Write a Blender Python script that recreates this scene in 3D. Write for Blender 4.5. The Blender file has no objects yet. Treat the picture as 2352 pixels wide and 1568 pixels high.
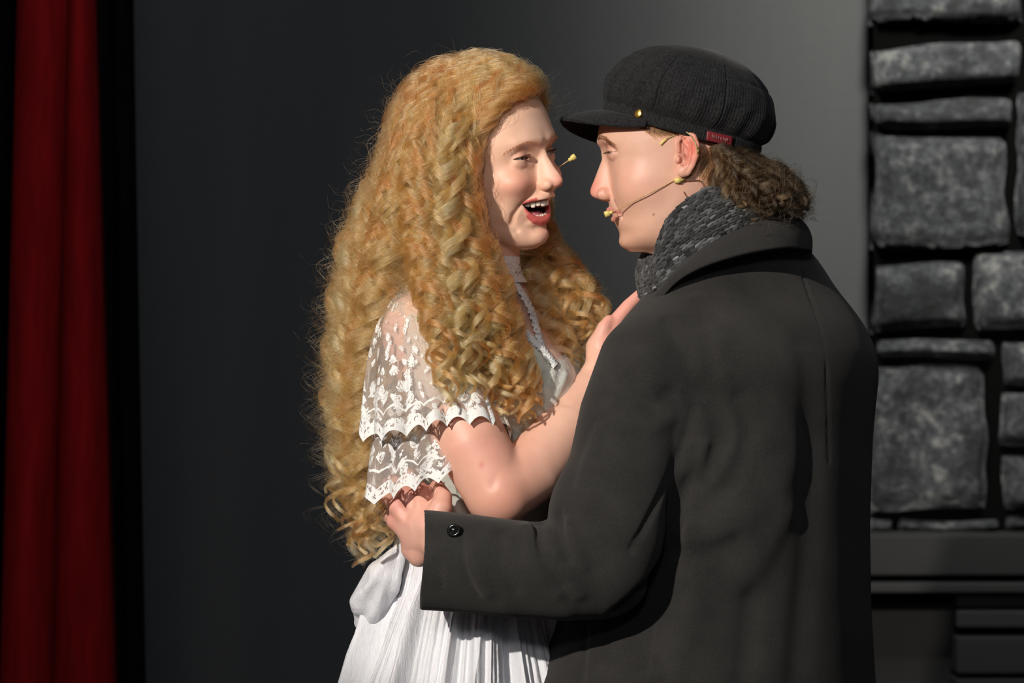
import bpy, math, random
import numpy as np
from mathutils import Vector, Matrix
rng = np.random.default_rng(7)
random.seed(7)
D2R = math.pi / 180

# ------------------------------------------------------------------ camera
CZ, DIST, PPM = 1.30, 6.0, 1750.0          # camera height, distance to the couple, pixels per metre there
cam_d = bpy.data.cameras.new('camera'); cam = bpy.data.objects.new('camera', cam_d)
bpy.context.scene.collection.objects.link(cam); bpy.context.scene.camera = cam
cam.location = (0, -DIST, CZ); cam.rotation_euler = (math.pi / 2, 0, 0)
cam_d.sensor_width = 36; cam_d.lens = 36 * DIST * PPM / 2352
cam_d.dof.use_dof = True; cam_d.dof.focus_distance = DIST - 0.12; cam_d.dof.aperture_fstop = 6.3
cam_d.clip_end = 60

def P(px, py, y=0.0):
    """a point of the place, from where the photograph shows it and its depth y"""
    s = (DIST + y) / DIST / PPM
    return ((px - 1176) * s, y, CZ + (784 - py) * s)

# ------------------------------------------------------------------ world and lights
sc = bpy.context.scene
sc.view_settings.view_transform = 'Standard'; sc.view_settings.look = 'None'
sc.view_settings.gamma = 1; sc.view_settings.use_curve_mapping = False
sc.view_settings.exposure = 0.0
w = bpy.data.worlds.new('dark_hall'); sc.world = w; w.use_nodes = True
w.node_tree.nodes['Background'].inputs[0].default_value = (0.55, 0.6, 0.7, 1)
w.node_tree.nodes['Background'].inputs[1].default_value = 0.07

def lamp(name, kind, loc, target, energy, color, size=0.1, spot=30, blend=0.3):
    d = bpy.data.lights.new(name, kind); o = bpy.data.objects.new(name, d)
    sc.collection.objects.link(o); o.location = loc
    o.rotation_euler = (Vector(target) - Vector(loc)).to_track_quat('-Z', 'Y').to_euler()
    d.energy = energy; d.color = color
    if kind == 'SPOT':
        d.spot_size = spot * D2R; d.spot_blend = blend; d.shadow_soft_size = size
    elif kind == 'AREA':
        d.size = size
    return o
lamp('key_spotlight', 'SPOT', (-3.1, -5.9, 3.75), (0.10, 0, 1.36), 1980, (1.0, 0.935, 0.86), 0.06, 10.2, 0.2)
lamp('front_fill', 'SPOT', (-0.5, -8.0, 3.6), (0.10, 0, 1.40), 400, (0.97, 0.97, 1.0), 0.5, 9, 0.3)
lamp('back_spotlight', 'SPOT', (-1.4, 1.9, 4.6), (-0.15, 0, 1.5), 60, (1.0, 0.90, 0.75), 0.15, 20, 0.5)
lamp('wall_fill', 'SPOT', (-0.3, -0.9, 5.2), (-0.30, 2.2, 1.3), 340, (0.92, 0.96, 1.0), 0.4, 62, 1.0)  # added lamp, lifts the wall that would stay too dark
lamp('wall_spotlight', 'SPOT', (0.75, -1.0, 4.7), (1.05, 2.2, 2.0), 3100, (1.0, 0.98, 0.90), 0.3, 28, 1.0)
lamp('curtain_fill', 'SPOT', (-2.2, -3.0, 3.6), (-0.85, 1.3, 1.1), 58, (1.0, 0.9, 0.85), 0.2, 30, 0.8)  # added lamp, brightens the curtain outside the key cone

# ------------------------------------------------------------------ object helpers
def link(o, parent=None):
    sc.collection.objects.link(o)
    if parent is not None: o.parent = parent
    return o
def tag(o, label=None, cat=None, group=None, kind=None):
    for k, v in (('label', label), ('category', cat), ('group', group), ('kind', kind)):
        if v: o[k] = v
    return o
def empty(name, loc=(0, 0, 0)):
    # parts are modelled in world coordinates, so the empty's own transform is undone in them
    o = bpy.data.objects.new(name, None); o.location = loc; o.empty_display_size = 0.05
    return link(o)
def attach(o, parent):
    o.parent = parent
    m = Matrix.Identity(4); q = parent
    while q is not None:
        m = Matrix.Translation(q.location) @ m; q = q.parent
    o.matrix_parent_inverse = m.inverted() if parent.parent is None else Matrix.Identity(4)
    return o
def mesh_obj(name, V, F, mat, parent=None, smooth=True, cols=None, attrs=None, uv=None):
    me = bpy.data.meshes.new(name)
    V = np.asarray(V, dtype=np.float32)
    if isinstance(F, np.ndarray) and F.ndim == 2:
        n = len(F); k = F.shape[1]
        me.vertices.add(len(V)); me.vertices.foreach_set('co', V.ravel())
        me.loops.add(n * k); me.loops.foreach_set('vertex_index', F.astype(np.int32).ravel())
        me.polygons.add(n); me.polygons.foreach_set('loop_start', np.arange(0, n * k, k, dtype=np.int32))
        me.update(calc_edges=True)
    else:
        me.from_pydata([tuple(v) for v in V], [], [tuple(int(i) for i in f) for f in F]); me.update()
    me.polygons.foreach_set('use_smooth', [bool(smooth)] * len(me.polygons))
    if cols is not None:
        a = me.color_attributes.new('Col', 'FLOAT_COLOR', 'POINT')
        c = np.ones((len(V), 4), np.float32); c[:, :3] = cols; a.data.foreach_set('color', c.ravel())
    for k, v in (attrs or {}).items():
        a = me.attributes.new(k, 'FLOAT', 'POINT'); a.data.foreach_set('value', np.asarray(v, np.float32))
    if uv is not None:
        a = me.attributes.new('UVP', 'FLOAT_VECTOR', 'POINT')
        u3 = np.zeros((len(V), 3), np.float32); u3[:, :uv.shape[1]] = uv; a.data.foreach_set('vector', u3.ravel())
    o = bpy.data.objects.new(name, me)
    if mat is not None: me.materials.append(mat)
    sc.collection.objects.link(o)
    if parent is not None: attach(o, parent)
    return o
def srgb(r, g, b):
    f = lambda c: ((c / 255 + 0.055) / 1.055) ** 2.4 if c > 10 else c / 255 / 12.92
    return (f(r), f(g), f(b))

# ------------------------------------------------------------------ material helper
class NT:
    def __init__(s, name):
        s.m = bpy.data.materials.new(name); s.m.use_nodes = True
        s.t = s.m.node_tree; s.b = s.t.nodes['Principled BSDF']; s.out = s.t.nodes['Material Output']
    def n(s, typ, **kw):
        nd = s.t.nodes.new(typ)
        for k, v in kw.items():
            if k.startswith('i_'):
                nd.inputs[k[2:].replace('_', ' ')].default_value = v
            else: setattr(nd, k, v)
        return nd
    def l(s, a, b): s.t.links.new(a, b)
    def set(s, **kw):
        for k, v in kw.items():
            s.b.inputs[k.replace('_', ' ')].default_value = v
    def coord(s, attr=None):
        if attr:
            return s.n('ShaderNodeAttribute', attribute_name=attr).outputs['Vector']
        return s.n('ShaderNodeTexCoord').outputs['Object']
    def noise(s, vec, scale, detail=4, rough=0.55, dist=0.0):
        nd = s.n('ShaderNodeTexNoise', i_Scale=scale, i_Detail=detail, i_Roughness=rough, i_Distortion=dist)
        s.l(vec, nd.inputs['Vector']); return nd.outputs['Fac']
    def ramp(s, fac, stops):
        nd = s.n('ShaderNodeValToRGB'); e = nd.color_ramp.elements
        while len(e) > 1: e.remove(e[-1])
        e[0].position = stops[0][0]; e[0].color = (*stops[0][1], 1) if len(stops[0][1]) == 3 else stops[0][1]
        for p, c in stops[1:]:
            k = e.new(p); k.color = (*c, 1) if len(c) == 3 else c
        s.l(fac, nd.inputs['Fac']); return nd.outputs['Color']
    def math(s, op, a, b=None, clamp=False):
        nd = s.n('ShaderNodeMath', operation=op, use_clamp=clamp)
        for i, v in enumerate((a, b)):
            if v is None: continue
            if isinstance(v, (int, float)): nd.inputs[i].default_value = v
            else: s.l(v, nd.inputs[i])
        return nd.outputs[0]
    def bump(s, h, strength=0.5, dist=0.002):
        nd = s.n('ShaderNodeBump', i_Strength=strength, i_Distance=dist)
        s.l(h, nd.inputs['Height']); s.l(nd.outputs[0], s.b.inputs['Normal']); return nd
    def mix(s, fac, a, b):
        nd = s.n('ShaderNodeMix', data_type='RGBA')
        for i, v in ((0, fac), (6, a), (7, b)):
            if isinstance(v, (int, float)): nd.inputs[i].default_value = v
            elif isinstance(v, tuple): nd.inputs[i].default_value = (*v, 1)
            else: s.l(v, nd.inputs[i])
        return nd.outputs[2]
g3 = lambda v: (v, v, v)

def plain(name, col, rough=0.6, **kw):
    m = NT(name); m.set(Base_Color=(*col, 1), Roughness=rough)
    for k, v in kw.items(): m.b.inputs[k.replace('_', ' ')].default_value = v
    c = m.coord(); m.bump(m.noise(c, 300, 3), 0.12, 0.001)
    return m.m

def mk_skin():
    m = NT('skin'); a = m.n('ShaderNodeAttribute', attribute_name='Col'); c = m.coord()
    f = m.ramp(m.noise(c, 45, 5, 0.6), [(0.3, (0.93, 0.90, 0.89)), (0.7, (1, 1, 1))])
    mx = m.n('ShaderNodeMix', data_type='RGBA', blend_type='MULTIPLY'); mx.inputs[0].default_value = 1
    m.l(a.outputs['Color'], mx.inputs[6]); m.l(f, mx.inputs[7]); m.l(mx.outputs[2], m.b.inputs['Base Color'])
    m.set(Roughness=0.46, Subsurface_Weight=0.18, Subsurface_Scale=0.006, Specular_IOR_Level=0.42)
    m.b.inputs['Subsurface Radius'].default_value = (1.0, 0.35, 0.2)
    m.bump(m.noise(c, 900, 3), 0.10, 0.0006)
    return m.m
SKIN = mk_skin()

def mk_wool(name, c0, c1, scale=1.0):
    m = NT(name); c = m.coord()
    n1 = m.noise(c, 14 * scale, 4); n2 = m.noise(c, 650 * scale, 4, 0.7)
    k = m.math('ADD', m.math('MULTIPLY', n1, 0.45), m.math('MULTIPLY', n2, 0.55))
    m.l(m.ramp(k, [(0.32, c0), (0.68, c1)]), m.b.inputs['Base Color'])
    m.set(Roughness=0.92, Sheen_Weight=0.12, Sheen_Roughness=0.6, Specular_IOR_Level=0.12)
    m.b.inputs['Sheen Tint'].default_value = (0.8, 0.75, 0.7, 1)
    m.bump(m.math('ADD', m.noise(c, 500 * scale, 4, 0.7), m.math('MULTIPLY', n1, 0.4)), 0.5, 0.0014)
    return m.m
WOOL = mk_wool('charcoal_wool', (0.0115, 0.011, 0.0107), (0.039, 0.0375, 0.0355))

def mk_hair(name, stops, rough=0.28, rr=0.35):
    m = NT(name); t = m.t
    info = m.n('ShaderNodeAttribute', attribute_name='tint')
    col = m.ramp(info.outputs['Fac'], stops)
    h = m.n('ShaderNodeBsdfHairPrincipled', parametrization='COLOR')
    m.l(col, h.inputs['Color']); h.inputs['Roughness'].default_value = rough
    h.inputs['Radial Roughness'].default_value = rr
    h.inputs['Coat'].default_value = 0.0
    m.l(h.outputs[0], m.out.inputs['Surface'])
    return m.m
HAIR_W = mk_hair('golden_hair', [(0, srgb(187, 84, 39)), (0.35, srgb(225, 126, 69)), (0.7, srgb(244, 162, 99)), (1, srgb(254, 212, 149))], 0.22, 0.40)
HAIR_M = mk_hair('brown_hair', [(0, srgb(36, 25, 13)), (0.5, srgb(82, 60, 36)), (1, srgb(164, 128, 84))], 0.3, 0.5)

# ------------------------------------------------------------------ implicit surfaces
class Vol:
    def __init__(s, lo, hi, h):
        s.lo = np.array(lo, float); s.h = h
        s.n = [int((b - a) / h) + 2 for a, b in zip(lo, hi)]
        s.ax = [(lo[i] + h * np.arange(s.n[i])).astype(np.float32) for i in range(3)]
        s.f = np.full(s.n, 1e3, np.float32)
    def sl(s, lo, hi):
        r = []
        for i in range(3):
            a = max(0, int((lo[i] - s.lo[i]) / s.h)); b = min(s.n[i], int((hi[i] - s.lo[i]) / s.h) + 2)
            if b <= a: return None
            r.append(slice(a, b))
        return tuple(r)
    def grid(s, sl):
        return s.ax[0][sl[0]][:, None, None], s.ax[1][sl[1]][None, :, None], s.ax[2][sl[2]][None, None, :]
    def uni(s, d, lo=None, hi=None, k=1.0):
        sl = s.sl(lo, hi) if lo is not None else (slice(None),) * 3
        if sl is None: return
        g = s.grid(sl); b = d(*g); a = s.f[sl]
        h = np.clip(0.5 + 0.5 * (a - b) / k, 0, 1)
        s.f[sl] = a + (b - a) * h - k * h * (1 - h)
    def sub(s, d, lo, hi, k=1.0):
        sl = s.sl(lo, hi)
        if sl is None: return
        g = s.grid(sl); b = -d(*g); a = s.f[sl]
        h = np.clip(0.5 - 0.5 * (a - b) / k, 0, 1)
        s.f[sl] = a + (b - a) * h + k * h * (1 - h)
    def add(s, fn, lo, hi):
        sl = s.sl(lo, hi)
        if sl is None: return
        s.f[sl] += fn(*s.grid(sl))
    # primitives
    def ell(s, c, r, k=1.0, op='uni', R=None):
        r = np.array(r, float); m = r.max() + 2 * k + 3 * s.h
        def d(X, Y, Z):
            x, y, z = X - c[0], Y - c[1], Z - c[2]
            if R is not None:
                x, y, z = (R[0][0] * x + R[0][1] * y + R[0][2] * z, R[1][0] * x + R[1][1] * y + R[1][2] * z, R[2][0] * x + R[2][1] * y + R[2][2] * z)
            q = np.sqrt((x / r[0]) ** 2 + (y / r[1]) ** 2 + (z / r[2]) ** 2) + 1e-6
            return ((q - 1) * np.sqrt(x * x + y * y + z * z) / q).astype(np.float32)
        lo = [c[i] - m for i in range(3)]; hi = [c[i] + m for i in range(3)]
        getattr(s, op)(d, lo, hi, k=k)
    def seg(s, a, b, ra, rb):
        a = np.array(a, float); b = np.array(b, float); ab = b - a; L = float(ab @ ab) + 1e-12
        def d(X, Y, Z):
            t = np.clip(((X - a[0]) * ab[0] + (Y - a[1]) * ab[1] + (Z - a[2]) * ab[2]) / L, 0, 1)
            return (np.sqrt((X - a[0] - t * ab[0]) ** 2 + (Y - a[1] - t * ab[1]) ** 2 + (Z - a[2] - t * ab[2]) ** 2) - (ra + (rb - ra) * t)).astype(np.float32)
        return d
    def chain(s, pts, rad, k=1.0, op='uni'):
        """tapered tube through points; the tube joins itself exactly, the rest with smoothness k"""
        ds = [s.seg(pts[i], pts[i + 1], rad[i], rad[i + 1]) for i in range(len(pts) - 1)]
        m = max(rad) + 2 * k + 3 * s.h
        lo = np.min(pts, 0) - m; hi = np.max(pts, 0) + m
        def d(X, Y, Z):
            r = ds[0](X, Y, Z)
            for q in ds[1:]: r = np.minimum(r, q(X, Y, Z))
            return r
        getattr(s, op)(d, lo, hi, k=k)
    def brush(s, pts, sig, amp, cond=None):
        """raise (amp > 0) or press in (amp < 0) the surface along a line"""
        pts = [np.array(p, float) for p in pts]
        if len(pts) == 1: pts = pts * 2
        m = 3 * sig
        lo = np.min(pts, 0) - m; hi = np.max(pts, 0) + m
        ds = [s.seg(pts[i], pts[i + 1], 0, 0) for i in range(len(pts) - 1)]
        def fn(X, Y, Z):
            r = ds[0](X, Y, Z)
            for q in ds[1:]: r = np.minimum(r, q(X, Y, Z))
            v = -amp * np.exp(-(r / sig) ** 2)
            if cond is not None: v = v * cond(X, Y, Z)
            return v.astype(np.float32)
        s.add(fn, lo, hi)
    def front(s, x, z, level=0.0, default=0.0):
        """smallest y at which the volume is entered, for world x and z"""
        i = min(max(int(round((x - s.lo[0]) / s.h)), 0), s.n[0] - 1); j = min(max(int(round((z - s.lo[2]) / s.h)), 0), s.n[2] - 1)
        col = s.f[i, :, j] - level
        q = np.nonzero(col < 0)[0]
        if len(q) == 0: return default
        a = q[0]
        if a == 0: return float(s.ax[1][0])
        t = col[a - 1] / (col[a - 1] - col[a] + 1e-9)
        return float(s.ax[1][a - 1] + t * s.h)

def loft(rows, axis=2, mirror_p=None):
    """closed cross sections along z: rows of (w, F, B, W, C, p) ; x lateral, y forward"""
    R = np.array(sorted(rows), float)
    def at(w):
        return [np.interp(w, R[:, 0], R[:, i]).astype(np.float32) for i in range(1, 6)]
    def smooth(w):
        acc = None
        for d, wt in ((-4, .15), (-2, .2), (0, .3), (2, .2), (4, .15)):
            v = at(w + d * smooth.s)
            acc = [q * wt for q in v] if acc is None else [p + q * wt for p, q in zip(acc, v)]
        return acc
    smooth.s = 1.0
    return smooth, R
def loft_sdf(rows, sc_=1.0, zlo=None, zhi=None):
    sm, R = loft(rows); sm.s = sc_
    z0, z1 = R[0, 0] if zlo is None else zlo, R[-1, 0] if zhi is None else zhi
    def d(U, V, W):
        F, B, Wd, C, p = [q.reshape(W.shape) for q in sm(W)]
        dv = V - C
        a = np.where(dv > 0, F - C, C - B)
        a = np.maximum(a, 1e-3 * sc_)
        x = np.abs(U) / np.maximum(Wd, 1e-3 * sc_); y = np.abs(dv) / a
        s_ = (x ** p + y ** p + 1e-9) ** (1 / p)
        r = np.sqrt(U * U + dv * dv)
        f = r * (1 - 1 / s_)
        f = np.where(s_ < 0.3, -0.7 * np.minimum(Wd, a), f)
        return np.maximum(f, np.maximum(z0 - W, W - z1)).astype(np.float32)
    return d

def nets(vol, level=0.0):
    f = vol.f - level
    ins = f < 0
    nx, ny, nz = f.shape
    cnt = np.zeros((nx - 1, ny - 1, nz - 1), np.uint8)
    for a in (0, 1):
        for b in (0, 1):
            for c in (0, 1):
                cnt += ins[a:nx - 1 + a, b:ny - 1 + b, c:nz - 1 + c]
    act = (cnt > 0) & (cnt < 8)
    ci = np.argwhere(act)
    idx = np.full(act.shape, -1, np.int32); idx[act] = np.arange(len(ci))
    acc = np.zeros((len(ci), 3), np.float32); num = np.zeros(len(ci), np.float32)
    x, y, z = ci.T
    for axis in range(3):
        o = [(0, 0), (0, 1), (1, 0), (1, 1)]
        for p, q in o:
            d0 = [0, 0, 0]; oth = [i for i in range(3) if i != axis]
            d0[oth[0]] = p; d0[oth[1]] = q
            d1 = list(d0); d1[axis] = 1
            a = f[x + d0[0], y + d0[1], z + d0[2]]; b = f[x + d1[0], y + d1[1], z + d1[2]]
            m = (a < 0) != (b < 0)
            t = a[m] / (a[m] - b[m])
            pt = np.tile(np.array(d0, np.float32), (m.sum(), 1)); pt[:, axis] = t
            acc[m] += pt; num[m] += 1
    V = (ci + acc / num[:, None]) * vol.h + vol.lo
    quads = []
    for axis in range(3):
        s0 = [slice(None)] * 3; s1 = [slice(None)] * 3
        s0[axis] = slice(0, -1); s1[axis] = slice(1, None)
        A = ins[tuple(s0)]; Bm = ins[tuple(s1)]
        e = np.argwhere(A != Bm)
        oth = [i for i in range(3) if i != axis]
        ok = (e[:, oth[0]] > 0) & (e[:, oth[1]] > 0) & (e[:, oth[0]] < f.shape[oth[0]] - 1) & (e[:, oth[1]] < f.shape[oth[1]] - 1)
        e = e[ok]
        up = A[e[:, 0], e[:, 1], e[:, 2]]
        def cell(p, q):
            c = e.copy(); c[:, oth[0]] -= p; c[:, oth[1]] -= q
            return idx[c[:, 0], c[:, 1], c[:, 2]]
        Q = np.stack([cell(0, 0), cell(1, 0), cell(1, 1), cell(0, 1)], 1)
        flip = up if axis != 1 else ~up
        Q[~flip] = Q[~flip][:, ::-1]
        quads.append(Q)
    Q = np.concatenate(quads); Q = Q[(Q >= 0).all(1)]
    return V.astype(np.float32), Q
def keep(V, Q, mask):
    """drop the vertices outside mask and the faces that use them"""
    Q = Q[mask[Q].all(1)]
    used = np.zeros(len(V), bool); used[Q.ravel()] = True
    m = np.cumsum(used) - 1
    return V[used], m[Q], used

def spline(pts, n):
    """Catmull-Rom through points, n samples evenly spaced along it"""
    p = np.array(pts, float); p = np.vstack([2 * p[0] - p[1], p, 2 * p[-1] - p[-2]])
    out = []
    for i in range(1, len(p) - 2):
        t = np.linspace(0, 1, 14, endpoint=False)[:, None]
        a, b, c, d = p[i - 1], p[i], p[i + 1], p[i + 2]
        out.append(0.5 * (2 * b + (c - a) * t + (2 * a - 5 * b + 4 * c - d) * t ** 2 + (3 * b - a - 3 * c + d) * t ** 3))
    out.append(p[-2][None]); q = np.vstack(out)
    L = np.r_[0, np.cumsum(np.linalg.norm(np.diff(q, axis=0), axis=1))]
    s = np.linspace(0, L[-1], n)
    return np.stack([np.interp(s, L, q[:, i]) for i in range(q.shape[1])], 1)
def tube(pts, rad, sides=10, flat=None, cap=True):
    pts = np.array(pts, float); n = len(pts)
    rad = np.full(n, rad) if np.isscalar(rad) else np.array(rad)
    T = np.gradient(pts, axis=0); T /= np.linalg.norm(T, axis=1)[:, None] + 1e-12
    up = np.array([0.13, 0.97, 0.2]); V = []
    Nn = np.cross(T[0], up); Nn /= np.linalg.norm(Nn)
    for i in range(n):
        Nn = Nn - T[i] * (Nn @ T[i]); Nn /= np.linalg.norm(Nn)
        Bn = np.cross(T[i], Nn)
        a = np.linspace(0, 2 * math.pi, sides, endpoint=False)[:, None]
        V.append(pts[i] + rad[i] * (np.cos(a) * Nn + np.sin(a) * Bn * (flat or 1)))
    V = np.vstack(V)
    F = [(i * sides + j, i * sides + (j + 1) % sides, (i + 1) * sides + (j + 1) % sides, (i + 1) * sides + j) for i in range(n - 1) for j in range(sides)]
    if cap: F += [tuple(range(sides))[::-1], tuple((n - 1) * sides + j for j in range(sides))]
    return V, F
def gridF(nu, nv, wrap=False):
    i, j = np.meshgrid(np.arange(nu - 1), np.arange(nv if wrap else nv - 1), indexing='ij')
    i = i.ravel(); j = j.ravel(); j2 = (j + 1) % nv
    return np.stack([i * nv + j, i * nv + j2, (i + 1) * nv + j2, (i + 1) * nv + j], 1)
def join(parts):
    V, F, o = [], [], 0
    for v, f in parts:
        v = np.asarray(v); V.append(v); F += [tuple(int(i) + o for i in q) for q in f]; o += len(v)
    return np.vstack(V), F
def ball(c, r, nu=12, nv=16, R=None):
    th = np.linspace(0, math.pi, nu); ph = np.linspace(0, 2 * math.pi, nv, endpoint=False)
    T, Pp = np.meshgrid(th, ph, indexing='ij')
    v = np.stack([np.sin(T) * np.cos(Pp), np.sin(T) * np.sin(Pp), np.cos(T)], -1).reshape(-1, 3) * np.array(r)
    if R is not None: v = v @ np.array(R).T
    return v + np.array(c), [tuple(q) for q in gridF(nu, nv, True)]
def vnoise(p, s, seed=0):
    """cheap smooth noise of points"""
    r = np.random.default_rng(seed); out = np.zeros(len(p))
    for i in range(5):
        k = r.normal(size=3); k *= s * (0.7 + 0.35 * i) / np.linalg.norm(k)
        out += np.sin(p @ k + r.uniform(0, 6.28)) / (1 + 0.5 * i)
    return out / 2.6

def hair_obj(name, strands, radius, tint, mat, parent):
    """strands: (n, k, 3)"""
    n, k, _ = strands.shape
    c = bpy.data.hair_curves.new(name); c.add_curves([k] * n)
    c.attributes['position'].data.foreach_set('vector', strands.astype(np.float32).ravel())
    r = c.attributes.new('radius', 'FLOAT', 'POINT'); r.data.foreach_set('value', np.broadcast_to(radius, (n, k)).astype(np.float32).ravel())
    t = c.attributes.new('tint', 'FLOAT', 'POINT'); t.data.foreach_set('value', np.broadcast_to(tint, (n, k)).astype(np.float32).ravel())
    c.materials.append(mat)
    o = bpy.data.objects.new(name, c); sc.collection.objects.link(o)
    if parent is not None: attach(o, parent)
    return o

# ================================================================== THE SETTING
def box(x0, x1, y0, y1, z0, z1):
    V = np.array([(x, y, z) for x in (x0, x1) for y in (y0, y1) for z in (z0, z1)])
    F = [(0, 1, 3, 2), (4, 6, 7, 5), (0, 4, 5, 1), (2, 3, 7, 6), (0, 2, 6, 4), (1, 5, 7, 3)]
    return V, F
def mk_flat():
    m = NT('grey_painted_flat'); c = m.coord()
    mp = m.n('ShaderNodeMapping'); mp.inputs['Scale'].default_value = (6, 6, 0.5); m.l(c, mp.inputs['Vector'])
    a = m.noise(mp.outputs[0], 1.5, 4, 0.6); b = m.noise(c, 60, 5, 0.7)
    k = m.math('ADD', m.math('MULTIPLY', a, 0.6), m.math('MULTIPLY', b, 0.4))
    m.l(m.ramp(k, [(0.3, srgb(50, 51, 52)), (0.7, srgb(56, 56, 56))]), m.b.inputs['Base Color'])
    m.set(Roughness=0.85, Specular_IOR_Level=0.2); m.bump(b, 0.3, 0.002); return m.m
def mk_floor():
    m = NT('black_stage_floor'); c = m.coord()
    m.l(m.ramp(m.noise(c, 7, 6), [(0.3, (0.01, 0.01, 0.01)), (0.7, (0.03, 0.028, 0.027))]), m.b.inputs['Base Color'])
    m.set(Roughness=0.7); return m.m
V, F = box(-3.5, 3.0, -8, 3.4, -0.05, 0); tag(mesh_obj('floor', V, F, mk_floor(), smooth=False), 'black painted stage floor', kind='structure')
YW = 2.2
x0 = P(240, 0, YW)[0]; x1 = P(2060, 0, YW)[0]
V, F = box(x0, x1, YW, YW + 0.06, 0, 3.6); tag(mesh_obj('wall_back', V, F, mk_flat(), smooth=False), 'grey painted scenery wall behind the couple', kind='structure')

# curtains ---------------------------------------------------------
def mk_curtain(name, c0, c1):
    m = NT(name); c = m.coord()
    mp = m.n('ShaderNodeMapping'); mp.inputs['Scale'].default_value = (1, 1, 0.12); m.l(c, mp.inputs['Vector'])
    m.l(m.ramp(m.noise(mp.outputs[0], 60, 4), [(0.3, c0), (0.7, c1)]), m.b.inputs['Base Color'])
    m.set(Roughness=0.95, Specular_IOR_Level=0.03); m.bump(m.noise(c, 700, 3), 0.2, 0.001); return m.m
RED = mk_curtain('red_velour', (0.13, 0.004, 0.005), (0.21, 0.006, 0.008)); BLACK = mk_curtain('black_serge', (0.0016, 0.0014, 0.0016), (0.003, 0.0025, 0.003))
def drape(name, top, bot, y, mat, label, amp, kind='pleat', zt=3.6):
    """pleats between hand-set fold lines: top and bottom x of each fold line (photo px at rows 0 and 1568)"""
    nz, per = 60, 14; rows = []
    zs = np.linspace(zt, 0.0, nz)
    for z in zs:
        py = 784 - (z - CZ) * PPM * DIST / (DIST + y); t = (py + 0) / 1568
        row = []
        for i in range(len(top) - 1):
            xa = P(top[i] + (bot[i] - top[i]) * t, 0, y)[0]; xb = P(top[i + 1] + (bot[i + 1] - top[i + 1]) * t, 0, y)[0]
            for j in range(per + (i == len(top) - 2)):
                u = j / per
                bul = math.sin(math.pi * u) ** 0.55
                row.append((xa + (xb - xa) * u, y - amp * bul + 0.012 * math.sin(z * 2.3 + i), z))
        rows.append(row)
    V = np.array(rows); nu, nv = V.shape[:2]
    V = V.reshape(-1, 3)
    o = mesh_obj(name, V, gridF(nu, nv), mat)
    md = o.modifiers.new('thickness', 'SOLIDIFY'); md.thickness = 0.006
    return tag(o, label, 'curtain')
drape('stage_curtain', [47, 166, 217], [3, 124, 263], 1.25, RED, 'dark red velour stage curtain hanging in two long pleats', 0.06)
drape('masking_drape', [212, 262, 300], [255, 292, 326], 1.45, BLACK, 'narrow black masking drape between the red curtain and grey wall', 0.05)
drape('masking_drape', [-420, -300, -180, -60, 52], [-440, -320, -200, -80, 10], 1.40, BLACK, 'black masking drape at the far edge beyond the red curtain', 0.05)

# stone chimney ----------------------------------------------------
def mk_stone():
    m = NT('painted_foam_stone'); c = m.coord()
    a = m.noise(c, 12, 6, 0.7); b = m.noise(c, 55, 6, 0.75)
    k = m.math('ADD', m.math('MULTIPLY', a, 0.5), m.math('MULTIPLY', b, 0.5))
    m.l(m.ramp(k, [(0.38, (0.004, 0.004, 0.0045)), (0.47, (0.011, 0.012, 0.0135)), (0.54, (0.033, 0.035, 0.039)), (0.66, (0.15, 0.147, 0.135))]), m.b.inputs['Base Color'])
    m.set(Roughness=0.75, Specular_IOR_Level=0.3); m.bump(k, 1.0, 0.015); return m.m
STONE = mk_stone()
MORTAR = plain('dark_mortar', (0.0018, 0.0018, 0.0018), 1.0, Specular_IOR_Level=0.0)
YS = 2.05
wall = empty('wall_stone', (P(2300, 784, YS)[0], YS, 0)); tag(wall, 'fake stone chimney of dark grey rough blocks', kind='structure')
V, F = box(P(2008, 0, YS)[0], P(2900, 0, YS)[0], YS + 0.02, YS + 0.25, P(0, 1228, YS)[2], 2.9)
mesh_obj('mortar', V, F, MORTAR, wall, smooth=False)
def stone(x0, y0, x1, y1, seed, slant=0, mat=None, rough=1.0, name='stone', par=None, proud=0.05, rnd=0.1):
    ax, _, az = P(x0, y1, YS); bx, _, bz = P(x1, y0, YS)
    nx = 16; nz = 12; U = np.linspace(-1, 1, nx); W_ = np.linspace(-1, 1, nz)
    Ug, Wg = np.meshgrid(U, W_, indexing='ij'); Ug = Ug.ravel(); Wg = Wg.ravel()
    hx, hz = (bx - ax) / 2, (bz - az) / 2
    e = np.minimum((1 - np.abs(Ug)) * hx, (1 - np.abs(Wg)) * hz)
    dep = proud * np.clip(e / 0.018, 0, 1) ** 0.5
    X = (ax + bx) / 2 + Ug * hx; Z = (az + bz) / 2 + Wg * hz + slant * Ug * hx
    p = np.stack([X * 1.0, Z * 1.0, np.full_like(X, seed)], 1)
    dn = vnoise(p, 45, 3) * 0.012 * rough + vnoise(p, 100, 4) * 0.006 * rough
    X = X + vnoise(p, 40, 5) * 0.008 * rough; Z = Z + vnoise(p, 35, 6) * 0.008 * rough
    Y = YS + 0.03 - dep + dn * np.clip(e / 0.01, 0, 1)
    V = np.stack([X, Y, Z], 1); Fq = gridF(nx, nz)[:, ::-1]
    # rim going back into the joint
    rim = [i * nz for i in range(nx)] + [(nx - 1) * nz + j for j in range(1, nz)] + [i * nz + nz - 1 for i in range(nx - 2, -1, -1)] + [j for j in range(nz - 2, 0, -1)]
    b = V[rim].copy(); b[:, 1] = YS + 0.06
    o0 = len(V); V = np.vstack([V, b]); n = len(rim)
    Fr = [(rim[i], rim[(i + 1) % n], o0 + (i + 1) % n, o0 + i) for i in range(n)]
    return mesh_obj(name, V, [tuple(q) for q in Fq] + Fr, mat or STONE, par or wall)
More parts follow.
